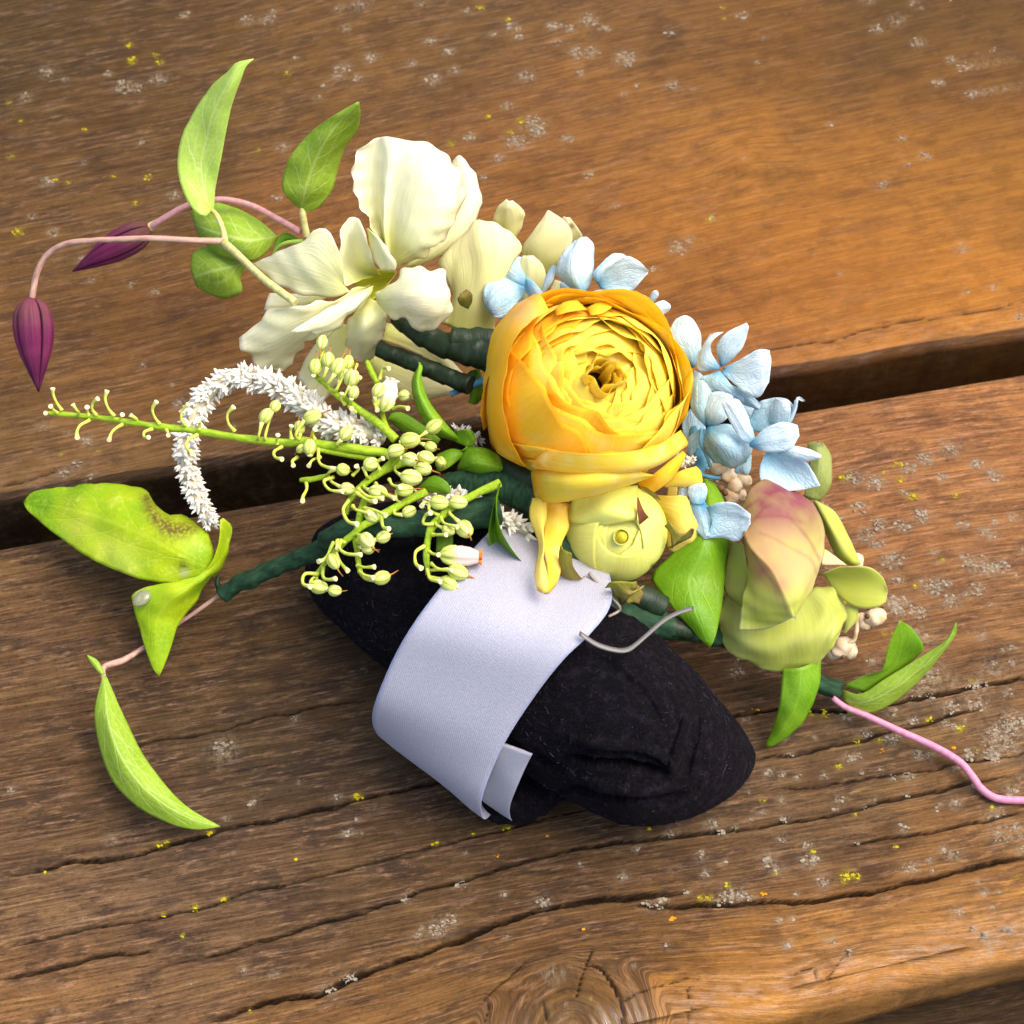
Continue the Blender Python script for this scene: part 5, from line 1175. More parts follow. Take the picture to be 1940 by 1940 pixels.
leaf("largest leaf at the left with browned notch", [c4((1120, 1165, 16), (1105, 1050, 18), (1080, 985, 19), (1020, 945, 19), (970, 900, 19), (860, 885, 18), (805, 835, 18), (768, 770, 17), (700, 746, 16), (640, 738, 16), (560, 730, 16), (420, 745, 14), (180, 775, 11), (124, 830, 9)),
     c4((1118, 1172, 16), (1060, 1080, 19), (940, 1000, 20.5), (800, 900, 20), (640, 830, 18.5), (400, 790, 15), (124, 831, 9)),
     c4((1112, 1180, 16), (960, 1110, 20), (780, 1010, 20), (560, 920, 18), (350, 860, 14), (124, 832, 9)),
     c4((1105, 1190, 16), (950, 1180, 18), (750, 1110, 18), (540, 1010, 16), (330, 920, 13), (124, 834, 9)),
     c4((1100, 1200, 16), (1040, 1225, 16), (950, 1252, 16), (820, 1250, 16), (680, 1215, 15), (480, 1130, 13.5), (290, 1000, 11.5), (150, 882, 9.5), (124, 836, 9))], LEAFY, nu=31, nv=44, bump=.25, ruffle=.25, thick=.3,
     blot=[(278, 945, 12, BR, .85), (284, 965, 12, BR, .85), (295, 983, 14, BR, .9), (312, 998, 16, BR, .95), (332, 1006, 16, BR, .95), (352, 1003, 14, BR, .9), (370, 1000, 10, BR, .7), (347, 1072, 9, BR, .9), (350, 1085, 7, lin(200, 190, 170), .8), (400, 1030, 8, BR, .6),
           (70, 950, 36, DG, .6), (110, 1010, 22, DG, .6), (150, 925, 30, DG, .45), (225, 1060, 18, DG, .3), (380, 1050, 26, lin(120, 170, 20), .5), (150, 1000, 30, lin(214, 220, 80), .6), (200, 1040, 26, lin(214, 220, 90), .5), (240, 1062, 30, lin(206, 218, 90), .5)])
leaf("folded lower leaf with a milky drop", [c4((1150, 926, 22), (1140, 1060, 20), (1080, 1185, 18), (960, 1240, 18), (820, 1262, 17), (705, 1300, 15), (690, 1345, 14), (730, 1500, 11), (775, 1640, 9), (800, 1700, 8), (828, 1740, 7)),
     c4((1156, 922, 22), (1180, 1050, 18), (1110, 1190, 17), (1000, 1270, 18), (900, 1330, 17.5), (830, 1430, 14), (820, 1560, 11), (820, 1660, 9), (830, 1740, 7)),
     c4((1166, 914, 22), (1212, 960, 20), (1200, 1060, 17), (1170, 1170, 14), (1110, 1216, 13), (1050, 1310, 12.5), (1000, 1385, 12), (930, 1480, 11), (898, 1580, 9.5), (870, 1660, 8.5), (833, 1742, 7))], LEAFY, nu=21, nv=40, bump=.2, ruffle=.12, thick=.3,
     blot=[(300, 1220, 26, DG, .35), (265, 1130, 10, lin(206, 204, 180), .5), (330, 1110, 26, lin(206, 216, 40), .4)])
leaf("curved leaf lowest at the left", [c9((538, 108, 10), (500, 260, 10), (496, 360, 9), (530, 520, 8), (600, 680, 7), (740, 810, 6), (890, 884, 5), (1020, 916, 4), (1152, 900, 3)),
     c9((545, 112, 10), (570, 350, 12), (640, 540, 11.5), (760, 700, 10), (890, 800, 8), (1020, 865, 5.5), (1152, 899, 3)),
     c9((556, 112, 10), (600, 210, 10), (660, 350, 9.5), (760, 540, 9), (880, 700, 8), (1000, 810, 6), (1152, 898, 3))], LEAF, nu=19, nv=34, bump=.12)
leaf("tiny leaflet at the end of the thin stem", [c9((456, 4, 12), (470, 40, 11), (530, 110, 10)), c9((458, 2, 12), (510, 30, 11), (550, 100, 10))], LEAF, nu=9, nv=11, cup=.3)
leaf("broad pointed leaf under the green bud", [c6((1040, 260, 30.0), (1010, 450, 32.0), (900, 600, 31.0), (805, 705, 29.1), (850, 780, 29.2), (920, 868, 29.6), (1000, 960, 28.1), (1070, 1032, 27.1)), c6((1060, 260, 31.0), (1080, 420, 35.0), (1040, 600, 34.0), (985, 720, 31.5), (1010, 860, 31.4), (1050, 960, 29.1), (1072, 1033, 27.1)), c6((1100, 280, 30.0), (1150, 380, 32.0), (1172, 470, 32.0), (1150, 640, 30.0), (1130, 830, 29.5), (1100, 980, 28.6), (1075, 1032, 27.1))],
     LEAFD, nu=19, nv=28, bump=.15)
leaf("narrow leaf pointing down below the hellebore", [c7((670, 1290, 16), (655, 1460, 12), (620, 1590, 6), (578, 1694, 2)), c7((770, 1280, 17), (755, 1440, 13), (690, 1580, 8), (590, 1699, 2)), c7((872, 1240, 15), (856, 1400, 12), (780, 1560, 7), (690, 1650, 4), (605, 1700, 2))], LEAFD, nu=15, nv=24, bump=.12)
leaf("folded leaf near the right end, upright half", [c7((990, 1378, 9), (1100, 1322, 12), (1188, 1296, 15), (1222, 1170, 20), (1281, 1036, 24)), c7((1060, 1400, 9), (1180, 1330, 12), (1270, 1240, 15), (1300, 1130, 20), (1284, 1037, 24)), c7((1100, 1420, 8), (1250, 1320, 11), (1385, 1215, 15), (1405, 1165, 18), (1350, 1080, 21), (1290, 1038, 24))], LEAFD, nu=15, nv=22)
leaf("folded leaf near the right end, lying half", [c7((984, 1400, 8), (1080, 1420, 9), (1200, 1345, 12), (1400, 1222, 16), (1520, 1140, 19), (1577, 1046, 22)), c7((985, 1450, 6), (1100, 1460, 8), (1250, 1390, 11), (1420, 1260, 15), (1530, 1150, 19), (1578, 1050, 22)), c7((1012, 1530, 4), (1150, 1516, 5), (1275, 1448, 7), (1395, 1338, 11), (1500, 1215, 16), (1575, 1110, 20), (1581, 1058, 22))], LEAF, nu=17, nv=28, bump=.1)
leaf("dull mottled leaf behind the blue florets", [c7((800, 110, 24), (812, 250, 22), (790, 350, 20), (780, 390, 19)), c7((850, 100, 25), (870, 220, 24), (850, 340, 21), (830, 405, 19)), c7((880, 105, 24), (926, 180, 22), (932, 270, 21), (905, 360, 19), (868, 412, 18))], UNDER, nu=13, bump=.4, blot=[(1552, 838, 8, lin(90, 70, 60), .9), (1555, 940, 14, lin(100, 110, 40), .4)])
leaf("curled small leaf overlapping the ribbon", [c5((1508, 872, 46), (1476, 990, 46), (1450, 1130, 43), (1470, 1240, 39), (1580, 1345, 34), (1700, 1390, 31), (1782, 1396, 30)), c5((1510, 870, 46), (1490, 1000, 44), (1490, 1150, 41), (1560, 1260, 37), (1690, 1350, 32), (1783, 1395, 30)), c5((1516, 870, 46), (1490, 960, 49), (1510, 1100, 48), (1590, 1240, 43), (1690, 1335, 37), (1786, 1397, 30))], LEAFD, nu=13, nv=26)
leaf("glossy curled leaf standing by the sprig", [c5((1098, 244, 44), (1055, 310, 44), (1050, 385, 43), (1085, 500, 42), (1160, 610, 40), (1325, 666, 38)), c5((1090, 240, 46), (1075, 340, 47), (1090, 420, 46), (1150, 530, 45), (1230, 610, 43), (1328, 667, 38)), c5((1082, 238, 45), (1106, 260, 46), (1100, 320, 46), (1135, 430, 45), (1205, 530, 44), (1275, 610, 42), (1332, 668, 38))], GLOSS, nu=13, nv=26)
leaf("round glossy leaf touching the yellow bloom", [c5((1285, 790, 37), (1335, 690, 41), (1420, 684, 42), (1490, 715, 41), (1542, 772, 39)), c5((1290, 800, 37), (1370, 760, 43), (1450, 770, 43), (1540, 800, 40)), c5((1296, 805, 36), (1380, 840, 38), (1460, 852, 38), (1536, 836, 38))], GLOSS, nu=13)
leaf("small rolled leaf", [c5((1280, 600, 41), (1275, 650, 40), (1320, 672, 40)), c5((1330, 588, 44), (1345, 640, 42), (1340, 690, 41)), c5((1370, 600, 43), (1382, 650, 42), (1345, 700, 40), (1270, 715, 39))], GLOSS, nu=11, nv=13)
leaf("dark leaf under the sprig", [c5((940, 505, 33), (1000, 500, 33), (1100, 560, 33), (1200, 640, 33)), c5((920, 540, 31), (1000, 600, 31), (1080, 640, 31), (1190, 670, 31))], LEAFD, nu=9, nv=13, cup=.8)
leaf("tiny leaf", [c5((1180, 720, 38), (1260, 690, 40), (1340, 710, 39)), c5((1185, 815, 37), (1240, 790, 39), (1340, 715, 39))], GLOSS, nu=9, nv=11, cup=.5)
leaf("tiny leaf", [c5((1085, 890, 38), (1160, 830, 40), (1240, 870, 40), (1256, 938, 38)), c5((1088, 900, 37), (1150, 920, 38), (1240, 932, 38), (1255, 940, 38))], LEAFD, nu=9, nv=11, cup=.5)
leaf("narrow strip leaf", [c5((1250, 1005, 39), (1190, 1060, 38), (1175, 1230, 36)), c5((1262, 1005, 39), (1268, 1090, 38), (1262, 1235, 36))], LEAFD, nu=7, nv=9)
leaf("narrow strip leaf", [c5((1275, 1375, 38), (1320, 1340, 39), (1410, 1408, 37)), c5((1290, 1390, 37), (1340, 1388, 38), (1410, 1411, 37))], LEAFD, nu=7, nv=9)

# ------------------------------------------------------------------ clematis stems and buds
cs = empty("clematis_stem", P(c1((1160, 1265, 41)))[0], cor, "thin pink clematis stems reaching out to the left")
tube("stem", c1((1170, 1262, 41), (1000, 1256, 43), (800, 1246, 44), (620, 1252, 43), (480, 1258, 42), (340, 1276, 40), (240, 1340, 37), (190, 1440, 34), (165, 1575, 30)), [.75, .62, .62, .62, .62, .62, .65, .7], PINKB, cs, n=60)
tube("stem", c1((1572, 1215, 34), (1450, 1145, 34), (1330, 1082, 34), (1220, 1050, 34), (1120, 1045, 34), (980, 1075, 33), (860, 1140, 32), (780, 1192, 30)), [.8, .7, .7, .65, .7, .75], PINKS, cs, n=50)
tube("stem", c1((1172, 1272, 41), (1240, 1330, 44), (1380, 1460, 48), (1545, 1582, 49)), [.95, .8, .8, .8], CRST, cs)
tube("stem", c1((1178, 1276, 41), (1165, 1200, 41), (1135, 1130, 41), (1108, 1098, 40)), [.8, .6, .6, .45], CRST, cs)
tube("stem", c1((1605, 1240, 34), (1592, 1170, 36), (1580, 1100, 38), (1578, 1060, 39)), [.85, .7, .75, .5], CRST, cs)
tube("stem", c1((1590, 1262, 33), (1500, 1270, 32), (1450, 1300, 30), (1428, 1342, 28)), [.6, .5, .45, .4], LEAFP, cs)
tube("stem", c4((1170, 1298, 12), (1060, 1380, 10), (950, 1455, 8), (740, 1600, 7), (640, 1660, 8), (560, 1685, 9), (535, 1710, 9.5), (545, 1765, 9.5)), [.45, .45, .4, .5, .7, .6], PINKB, cs, n=50)
tube("stem", c7((930, 1440, 7), (1000, 1490, 6), (1100, 1530, 5), (1250, 1600, 4), (1450, 1690, 3.2), (1590, 1772, 2.6), (1660, 1850, 2.3)) + pp((1860, 1495, 1.6), (1892, 1513, 1.3), (1960, 1517, 1.2)), [.6, .7, .75, .8, .8, .8], PINKV, cs, n=70)

def clematis(label, base, tip, R, seed):
    b, t = P([base])[0], P([tip])[0]
    ax = t - b; L = np.linalg.norm(ax); ax /= L
    o = empty("clematis_bud", b, cor, label)
    m = petal_mat("purple_sepal", lin(120, 82, 60), lin(122, 40, 84), lin(84, 24, 62), edge=lin(64, 22, 40), edge_w=.16, vein_amt=.5, vein_col=lin(72, 24, 50), trans=.12, rough=.5, bump=.5, mott=.2, mott_col=lin(150, 60, 100)) if seed == 1 else clematis.m
    clematis.m = m
    e1 = np.cross(ax, [0.2, .3, 1]); e1 /= np.linalg.norm(e1); e2 = np.cross(ax, e1)
    prof_x = [0, .06, .16, .3, .45, .6, .75, .88, 1.0]; prof_r = [.28, .66, .92, 1.0, .93, .74, .47, .22, .02]
    for k in range(4):
        u = np.linspace(-1, 1, 15)[:, None]; v = np.linspace(0, 1, 26)[None, :]
        rr = R * np.interp(v, prof_x, prof_r)
        a = k * math.pi / 2 + .35 + u * math.pi / 4 * .99
        groove = 1 - .16 * np.abs(u) ** 5 - .05 * np.exp(-(u / .09) ** 2) - .035 * np.exp(-((np.abs(u) - .5) / .08) ** 2)
        q = rr * groove
        tw = a + .5 * v * (1 if seed == 2 else .15)
        G = b + ax * (v * L)[..., None] + (np.cos(tw) * q)[..., None] * e1 + (np.sin(tw) * q)[..., None] * e2
        shell("sepal", G, m, o, .0003)
    return o
clematis("purple clematis bud hanging at the far left", c1((163, 1560, 30))[0], (73, 742, 20), .0042, 1)
clematis("purple clematis bud lying behind the stem", c1((785, 1190, 30))[0], c1((378, 1420, 22))[0], .0033, 2)
tube("stem", c1((830, 1155, 31), (785, 1188, 30), (765, 1205, 29.5)), [.6, .9, 1.1], CRST, cs)

# ------------------------------------------------------------------ tape and clip
tp = empty("floral_tape", P(c4((1300, 1240, 17)))[0], cor, "dark green floral tape wound round the bound stems")
tube("tape_wrap", c4((1160, 1320, 13), (1215, 1275, 14.5), (1290, 1240, 17), (1500, 1150, 22), (1700, 1070, 28)) + c5((640, 1150, 34), (800, 1110, 38), (1000, 1090, 40), (1250, 1060, 41), (1500, 1010, 40)), [1.7, 1.9, 1.75, 2.1, 2.3, 2.4, 2.6, 2.9, 3.2], TAPE, tp, n=150, ns=20, lump=.22, turns=13, wrap=.14)
tube("tape_tail", c4((1140, 1215, 15), (1135, 1255, 14), (1165, 1300, 12.5), (1185, 1320, 12)), [.9, 1.4, 1.5, .7], TAPED, tp, ns=12, flat=.4, lump=.3)
tube("stem", c2((820, 1215, 35), (1000, 1285, 35), (1150, 1350, 35), (1300, 1410, 36)), [1.8, 1.9, 1.9, 2.0], TAPED, tp, n=60, ns=18, lump=.15, turns=5, wrap=.12)
tube("stem", c2((900, 1060, 37), (1000, 1120, 38), (1150, 1190, 38), (1300, 1230, 39), (1480, 1280, 40)), [1.2, 2.2, 2.8, 3.1, 3.3], TAPED, tp, n=70, ns=18, lump=.2, turns=5, wrap=.14)
tube("stem", c2((1200, 1160, 40), (1320, 1175, 40), (1450, 1180, 40)), [2.2, 2.6, 2.6], TAPED, tp, ns=12, lump=.3)
tube("stem", c2((1310, 1340, 33), (1330, 1430, 32), (1320, 1500, 30)), [1.4, 2.0, 1.2], LEAFD, tp, ns=10, lump=.4)
tube("tape_wrap", c5((1230, 860, 37), (1400, 880, 38), (1560, 900, 39), (1720, 960, 39)), [2.0, 2.8, 3.2, 3.6], TAPE, tp, n=70, ns=20, lump=.3, turns=6, wrap=.14)
tube("tape_wrap", c5((1500, 760, 38), (1600, 830, 39), (1720, 880, 40)), [1.6, 3.2, 3.6], TAPED, tp, ns=14, lump=.3)
tube("tape_wrap", pp((1020, 960, 36), (1090, 1080, 34), (1160, 1150, 32), (1250, 1185, 28), (1340, 1200, 20), (1440, 1235, 11), (1540, 1290, 7), (1592, 1308, 6)), [4.5, 4.3, 3.0, 2.5, 2.2, 2.0, 2.0, 2.0], TAPE, tp, n=150, ns=20, lump=.28, turns=14, wrap=.16)
tube("stem", c6((620, 860, 28), (760, 900, 28), (880, 935, 27), (1000, 960, 26)), [2.0, 2.2, 2.2, 1.8], TAPED, tp, ns=12, lump=.2)
tube("stem", c6((660, 760, 33), (760, 800, 32), (860, 850, 30)), [2.4, 2.6, 2.4], TAPED, tp, ns=12, lump=.2)
def clip_mat():
    s = NT("clear_plastic"); s.b.inputs['Transmission Weight'].default_value = .6
    return s.finish(lin(128, 122, 118), .35, .5)
CLIP = clip_mat()
sheet("plastic_clip", [c6((480, 955, 44.5), (560, 1005, 43.5), (640, 1030, 42.5), (690, 1030, 42.0), (740, 1000, 41.5), (850, 905, 40.5), (925, 862, 39.5), (1000, 840, 38.5)), c6((475, 975, 44.5), (555, 1028, 43.5), (640, 1053, 42.5), (700, 1052, 42.0), (750, 1018, 41.5), (860, 922, 40.5), (935, 880, 39.5), (1000, 862, 38.5))], CLIP, cor, nu=5, nv=44, thick=.3, label="clear plastic strip by the ribbon")
tube("plastic_clip", c6((520, 690, 40.5), (580, 760, 39.5), (650, 830, 38.5), (660, 860, 37.5), (610, 890, 37.5)), [.34, .34, .34, .28], plain_mat("tarnished_pin", lin(150, 134, 120.5), lin(110, 96, 88.5), rough=.35, spec=.6), cor, ns=8, label="thin grey pin at the ribbon edge")

# ------------------------------------------------------------------ white tasselled spike
def tassel(label, path_px, rad, step, seed, ring=4):
    path = crom(P(path_px), 400)
    L = np.concatenate([[0], np.cumsum(np.linalg.norm(np.diff(path, axis=0), axis=1))])
    T, N, B = frames(path)
    o = empty("white_flower_spike", path[0], cor, label)
    V, Q, tr, uv = tube_geo(path[::6], np.interp(np.linspace(0, 1, len(path[::6])), np.linspace(0, 1, len(rad)), np.array(rad)) * .00042, 8)
    add_obj("stem", V, Q, plain_mat("spike_core", lin(214, 204, 178), lin(180, 170, 140)), o, uv, None, True, tr)
    r = np.random.default_rng(seed)
    k = 0; d = .0002
    while d < L[-1]:
        f = d / L[-1]; i = min(int(np.searchsorted(L, d)), len(path) - 1)
        R = np.interp(f, np.linspace(0, 1, len(rad)), rad) * .001
        a = k * 2.39996 + .3 * r.normal()
        out = N[i] * math.cos(a) + B[i] * math.sin(a)
        dirn = out * .8 + T[i] * (.75 + .35 * r.normal()); dirn /= np.linalg.norm(dirn)
        sc = R / .0028 * (.82 + .36 * r.random())
        place("floret", TAS[int(r.integers(0, len(TAS)))], aim(path[i] + out * R * .32, dirn, r.random() * 6.28, (sc, sc, sc)), o)
        k += 1; d += step * .001 / ring * (R / .003) ** .5
    return o
WT = petal_mat("papery_white_tepal", lin(220, 208, 172), lin(252, 244, 226), lin(255, 250, 238), vein_amt=.2, vein_col=lin(236, 224, 198), trans=.1, mott=.08, mott_col=lin(226, 214, 190), rough=.6)
def tas_mesh(seed):
    r = np.random.default_rng(seed); Vs, Qs, Us = [], [], []; n = 0
    for q in range(5):
        az = q * 2.4 + .4 * r.normal(); tilt = (.10 if q == 0 else .55 + .25 * r.random()); Lm = .0017 + .0006 * r.random(); w = .00040 + .00014 * r.random()
        V, Q, U = lathe_geo([(w * .5, 0), (w, Lm * .28), (w * .92, Lm * .52), (w * .5, Lm * .8), (w * .06, Lm)], 7, 3, .25)
        R = np.array(Matrix.Rotation(az, 3, 'Z') @ Matrix.Rotation(tilt, 3, 'X'))
        V = V @ R.T + np.array([0, 0, .0001])
        Vs.append(V); Qs.append(Q + n); Us.append(U); n += len(V)
    me = fast_mesh("floret", np.vstack(Vs), np.vstack(Qs), np.vstack(Us)); me.materials.append(WT)
    return me
TAS = [tas_mesh(k) for k in range(5)]
tassel("arched white papery flower spike", c5((900, 640, 36), (800, 600, 38), (620, 560, 39)) + c4((1640, 345, 37), (1500, 250, 36), (1350, 190, 35), (1200, 190, 34), (1090, 265, 32), (1020, 370, 30), (985, 490, 28), (972, 610, 26), (1000, 730, 24), (1060, 850, 22), (1105, 945, 20)), [3.5, 3.7, 3.5, 3.3, 3.2, 3.1, 3.0, 2.8, 2.2], 1.42, 1)
tassel("short white papery spike beside the ribbon top", c5((1080, 950, 35), (1250, 930, 37), (1400, 1000, 38), (1530, 1070, 38), (1670, 1125, 38)), [2.4, 2.9, 2.9, 2.8], 1.9, 2)
tassel("white papery tuft behind the small leaf", c5((1280, 590, 36), (1400, 640, 37)), [1.6, 2.0], 2.2, 3)
tassel("white papery tuft below the blue florets", c3((1130, 1390, 38), (1200, 1345, 39)), [1.0, 1.3], 2.2, 4)

# ------------------------------------------------------------------ green bud sprigs
SPG = plain_mat("sprig_stem_green", lin(176, 202, 54), lin(134, 168, 30), rough=.6, spec=.2, stretch=(5, 30, 1), bump=.8)
PEDI = plain_mat("pedicel_pale_green", lin(212, 216, 100), lin(180, 194, 60), sc=900, rough=.6, spec=.2, tip=(lin(236, 222, 160), .8, 1.0))
def bud_mat():
    s = NT("green_bud_skin"); uv = s.uv(); x, y, _ = s.sep(uv); ob = s.obj()
    st = s.math('ABSOLUTE', s.math('SINE', s.math('MULTIPLY', x, math.pi * 5)))
    line = s.math('SUBTRACT', 1.0, s.remap(st, 0.0, 0.28))
    col = s.mix(s.remap(y, 0.1, 0.9), lin(206, 214, 92), lin(232, 234, 140))
    col = s.mix(s.math('MULTIPLY', s.remap(st, .5, 1.0), 0.4), col, lin(242, 242, 184))
    col = s.mix(s.math('MULTIPLY', line, 0.75), col, lin(140, 160, 30))
    col = s.mix(s.math('MULTIPLY', s.rnd(), 0.45), col, lin(186, 204, 64))
    return s.finish(col, .4, .45, s.bump(s.math('SUBTRACT', 0.0, line), .6, .0002), .12)
BUDS = bud_mat()
STY = plain_mat("style_orange_brown", lin(206, 146, 40), lin(170, 100, 40), sc=900, tip=(lin(140, 74, 40), .5, 1.0))
V, Q, uvq = lathe_geo([(.00002, -.00175), (.0006, -.0016), (.00115, -.0010), (.00138, -.0002), (.00128, .0006), (.00092, .0013), (.0005, .00165), (.00022, .0018)], 20, 5, .07)
me_bud = fast_mesh("bud", V, Q, uvq); me_bud.materials.append(BUDS)
b_ = Bag()
V2, Q2, t2, u2 = tube_geo(crom([(0, 0, .0017), (.0001, 0, .0026), (.00035, 0, .0037)], 8), np.array([.00018, .00012, .00012]), 6)
b_.add(V2, Q2, t2, u2)
me_sty = fast_mesh("style", np.vstack(b_.V), np.vstack(b_.Q), np.vstack(b_.U), tris=np.vstack(b_.T)); me_sty.materials.append(STY)

def path_at(paths):
    return np.vstack([crom(p, 80) for p in paths])
def sprig(label, stems, buds, hooks, seed):
    r = np.random.default_rng(seed)
    o = empty("bud_sprig", P([stems[0][0][0]])[0], cor, label)
    allp = []
    for pts, rad in stems:
        tube("stem", pts, rad, SPG, o, n=max(14, 8 * len(pts)), ns=10, lump=.1)
        allp.append(crom(pts, 90))
    SP = np.vstack(allp)
    for b in buds:
        x, y, h, dx, dy = b[:5]; sz = (b[5] if len(b) > 5 else 1.0) * (.78 + .36 * r.random())
        if b[-1] == 'nostyle': pass
        c = P([(x, y, h)])[0]
        tip = P([(x + dx * 30, y + dy * 30, h + 1.5 * r.normal())])[0]
        d = tip - c; d /= np.linalg.norm(d)
        M = aim(c, d, r.random() * 6.28, (sz, sz, sz))
        place("bud", me_bud, M, o)
        if r.random() < .8: place("style", me_sty, M, o)
        # stalk from the bud's back to the nearest stem
        back = (x - dx * 15 * sz, y - dy * 15 * sz, h)
        dd = np.hypot(SP[:, 0] - back[0] + 6 * dx, SP[:, 1] - back[1] + 6 * dy); i = int(np.argmin(dd))
        s0 = SP[i]
        L = dd[i]
        if L < 120:
            mid = ((s0[0] + back[0]) / 2 - dx * .28 * L + r.normal() * 2, (s0[1] + back[1]) / 2 - dy * .28 * L + .08 * L, (s0[2] + h) / 2 + .6)
            tube("pedicel", [tuple(s0), mid, back], [.36, .28, .29, .46], PEDI, o, n=14, ns=8, lump=.04)
    for hk in hooks:
        ob = tube("pedicel", hk, [.44, .33, .30, .29, .31, .36, .50], PEDI, o, n=20, ns=10, lump=.05)
    return o
def B5(*l): return [(400 + q[0] / K7, 600 + q[1] / K7) + tuple(q[2:]) for q in l]
def B4(*l): return [(q[0] / K7, 650 + q[1] / K7) + tuple(q[2:]) for q in l]
def hk(c, *pts, h=36): return c(*[(p[0], p[1], h + (1.2 * i if i else 0)) for i, p in enumerate(pts)])
s1 = c4((255, 366, 30), (500, 388, 31), (800, 432, 33), (1000, 456, 34), (1300, 502, 36), (1500, 522, 37)) + c5((460, 650, 38), (560, 665, 38), (750, 692, 39), (900, 712, 39), (1050, 760, 38))
sprig("long thin sprig with bare curled stalks", [(s1, [.55, .6, .7, .75, .85, 1.0, 1.0]), (c5((540, 690, 38), (700, 720, 38), (860, 735, 38)), [.5, .6, .7])],
      B5((285, 520, 40, .5, -.85), (335, 468, 39, .5, -.85, .9), (528, 525, 41, .9, -.35, 1.05), (462, 580, 39, -.1, -1, .9), (705, 610, 42, .6, -.8, .95), (515, 682, 41, .1, -.9, .95), (470, 690, 40, -.5, .4, .8)),
      [hk(c4, (325, 352), (295, 310), (278, 270), (275, 236), h=31), hk(c4, (468, 402), (420, 430), (402, 465), (404, 495), h=31), hk(c4, (505, 378), (482, 345), (488, 310), (512, 290), h=32), hk(c4, (598, 382), (565, 340), (550, 290), (560, 248), h=33),
       hk(c4, (640, 425), (600, 450), (580, 475), (570, 508), h=32), hk(c4, (835, 425), (805, 380), (798, 340), (820, 305), h=34), hk(c4, (795, 448), (755, 465), (755, 492), (778, 492), h=33), hk(c4, (972, 432), (948, 395), (955, 350), (985, 320), h=35),
       hk(c4, (1032, 480), (985, 505), (975, 545), (1005, 577), h=35), hk(c4, (1228, 462), (1195, 420), (1190, 370), (1224, 332), h=36), hk(c4, (628, 405), (634, 385), (640, 374), h=33), hk(c4, (870, 455), (878, 470), (880, 482), h=34), hk(c4, (462, 375), (455, 350), (456, 335), h=33),
       hk(c4, (262, 366), (245, 362), (238, 366), h=31), hk(c4, (300, 365), (275, 345), (265, 330), h=31), hk(c4, (410, 378), (412, 365), (400, 350), (380, 320), h=31), hk(c4, (690, 415), (715, 400), (680, 375), h=32), hk(c4, (1040, 450), (1045, 420), (1040, 405), h=36),
       hk(c5, (345, 665), (345, 640), (350, 618), h=40), hk(c5, (560, 690), (565, 760), (600, 785), (640, 795), h=39), hk(c5, (370, 680), (330, 705), (335, 735), (372, 745), h=38), hk(c5, (450, 735), (425, 755), (430, 778), h=38), hk(c5, (420, 640), (415, 600), (420, 570), h=41), hk(c5, (540, 640), (530, 610), (545, 590), h=40),
       hk(c5, (570, 735), (530, 750), (510, 780), h=38)], 1)
s2 = c5((545, 310, 44), (590, 350, 44), (650, 402, 44), (780, 490, 43), (900, 580, 41), (965, 645, 40))
sprig("short upright sprig crowded with green buds", [(s2, [.5, .6, .75, .85, .9]), (c5((815, 235, 40), (840, 290, 41), (870, 350, 42)), [.6, .65, .6]), (c5((890, 480, 41), (910, 560, 41), (960, 640, 40)), [.5, .55, .6])],
      B5((580, 135, 47, -.2, 1, 1.0), (545, 262, 47, .2, -1, 1.0), (612, 225, 48, .1, -1), (662, 262, 48, .4, -.9, 1.05), (716, 240, 47, .2, -1), (735, 320, 47, .2, -.9, 1.05), (745, 396, 47, .3, -.9, .95), (876, 385, 47, .5, -.8, 1.05), (1010, 412, 43, .95, 0, .8), (680, 300, 46, .2, -1, .9)),
      [hk(c5, (700, 460), (680, 430), (685, 400), h=44), hk(c5, (860, 420), (850, 440), (870, 490), h=44), hk(c5, (760, 500), (720, 470), (735, 480), h=43), hk(c5, (760, 250), (750, 290), (780, 320), h=41), hk(c5, (880, 330), (900, 270), (930, 270), h=42), hk(c5, (950, 480), (990, 470), (1030, 480), h=41)], 2)
s3 = c5((1080, 745, 39), (980, 770, 40), (860, 830, 41), (760, 915, 40), (715, 980, 39), (700, 1035, 38))
s4 = c5((1120, 915, 40), (1020, 965, 41), (920, 1025, 42), (800, 1090, 42), (710, 1165, 40), (620, 1260, 37), (550, 1350, 35))
s5 = c5((800, 960, 41), (775, 1060, 41), (760, 1150, 40), (765, 1240, 38), (780, 1340, 37))
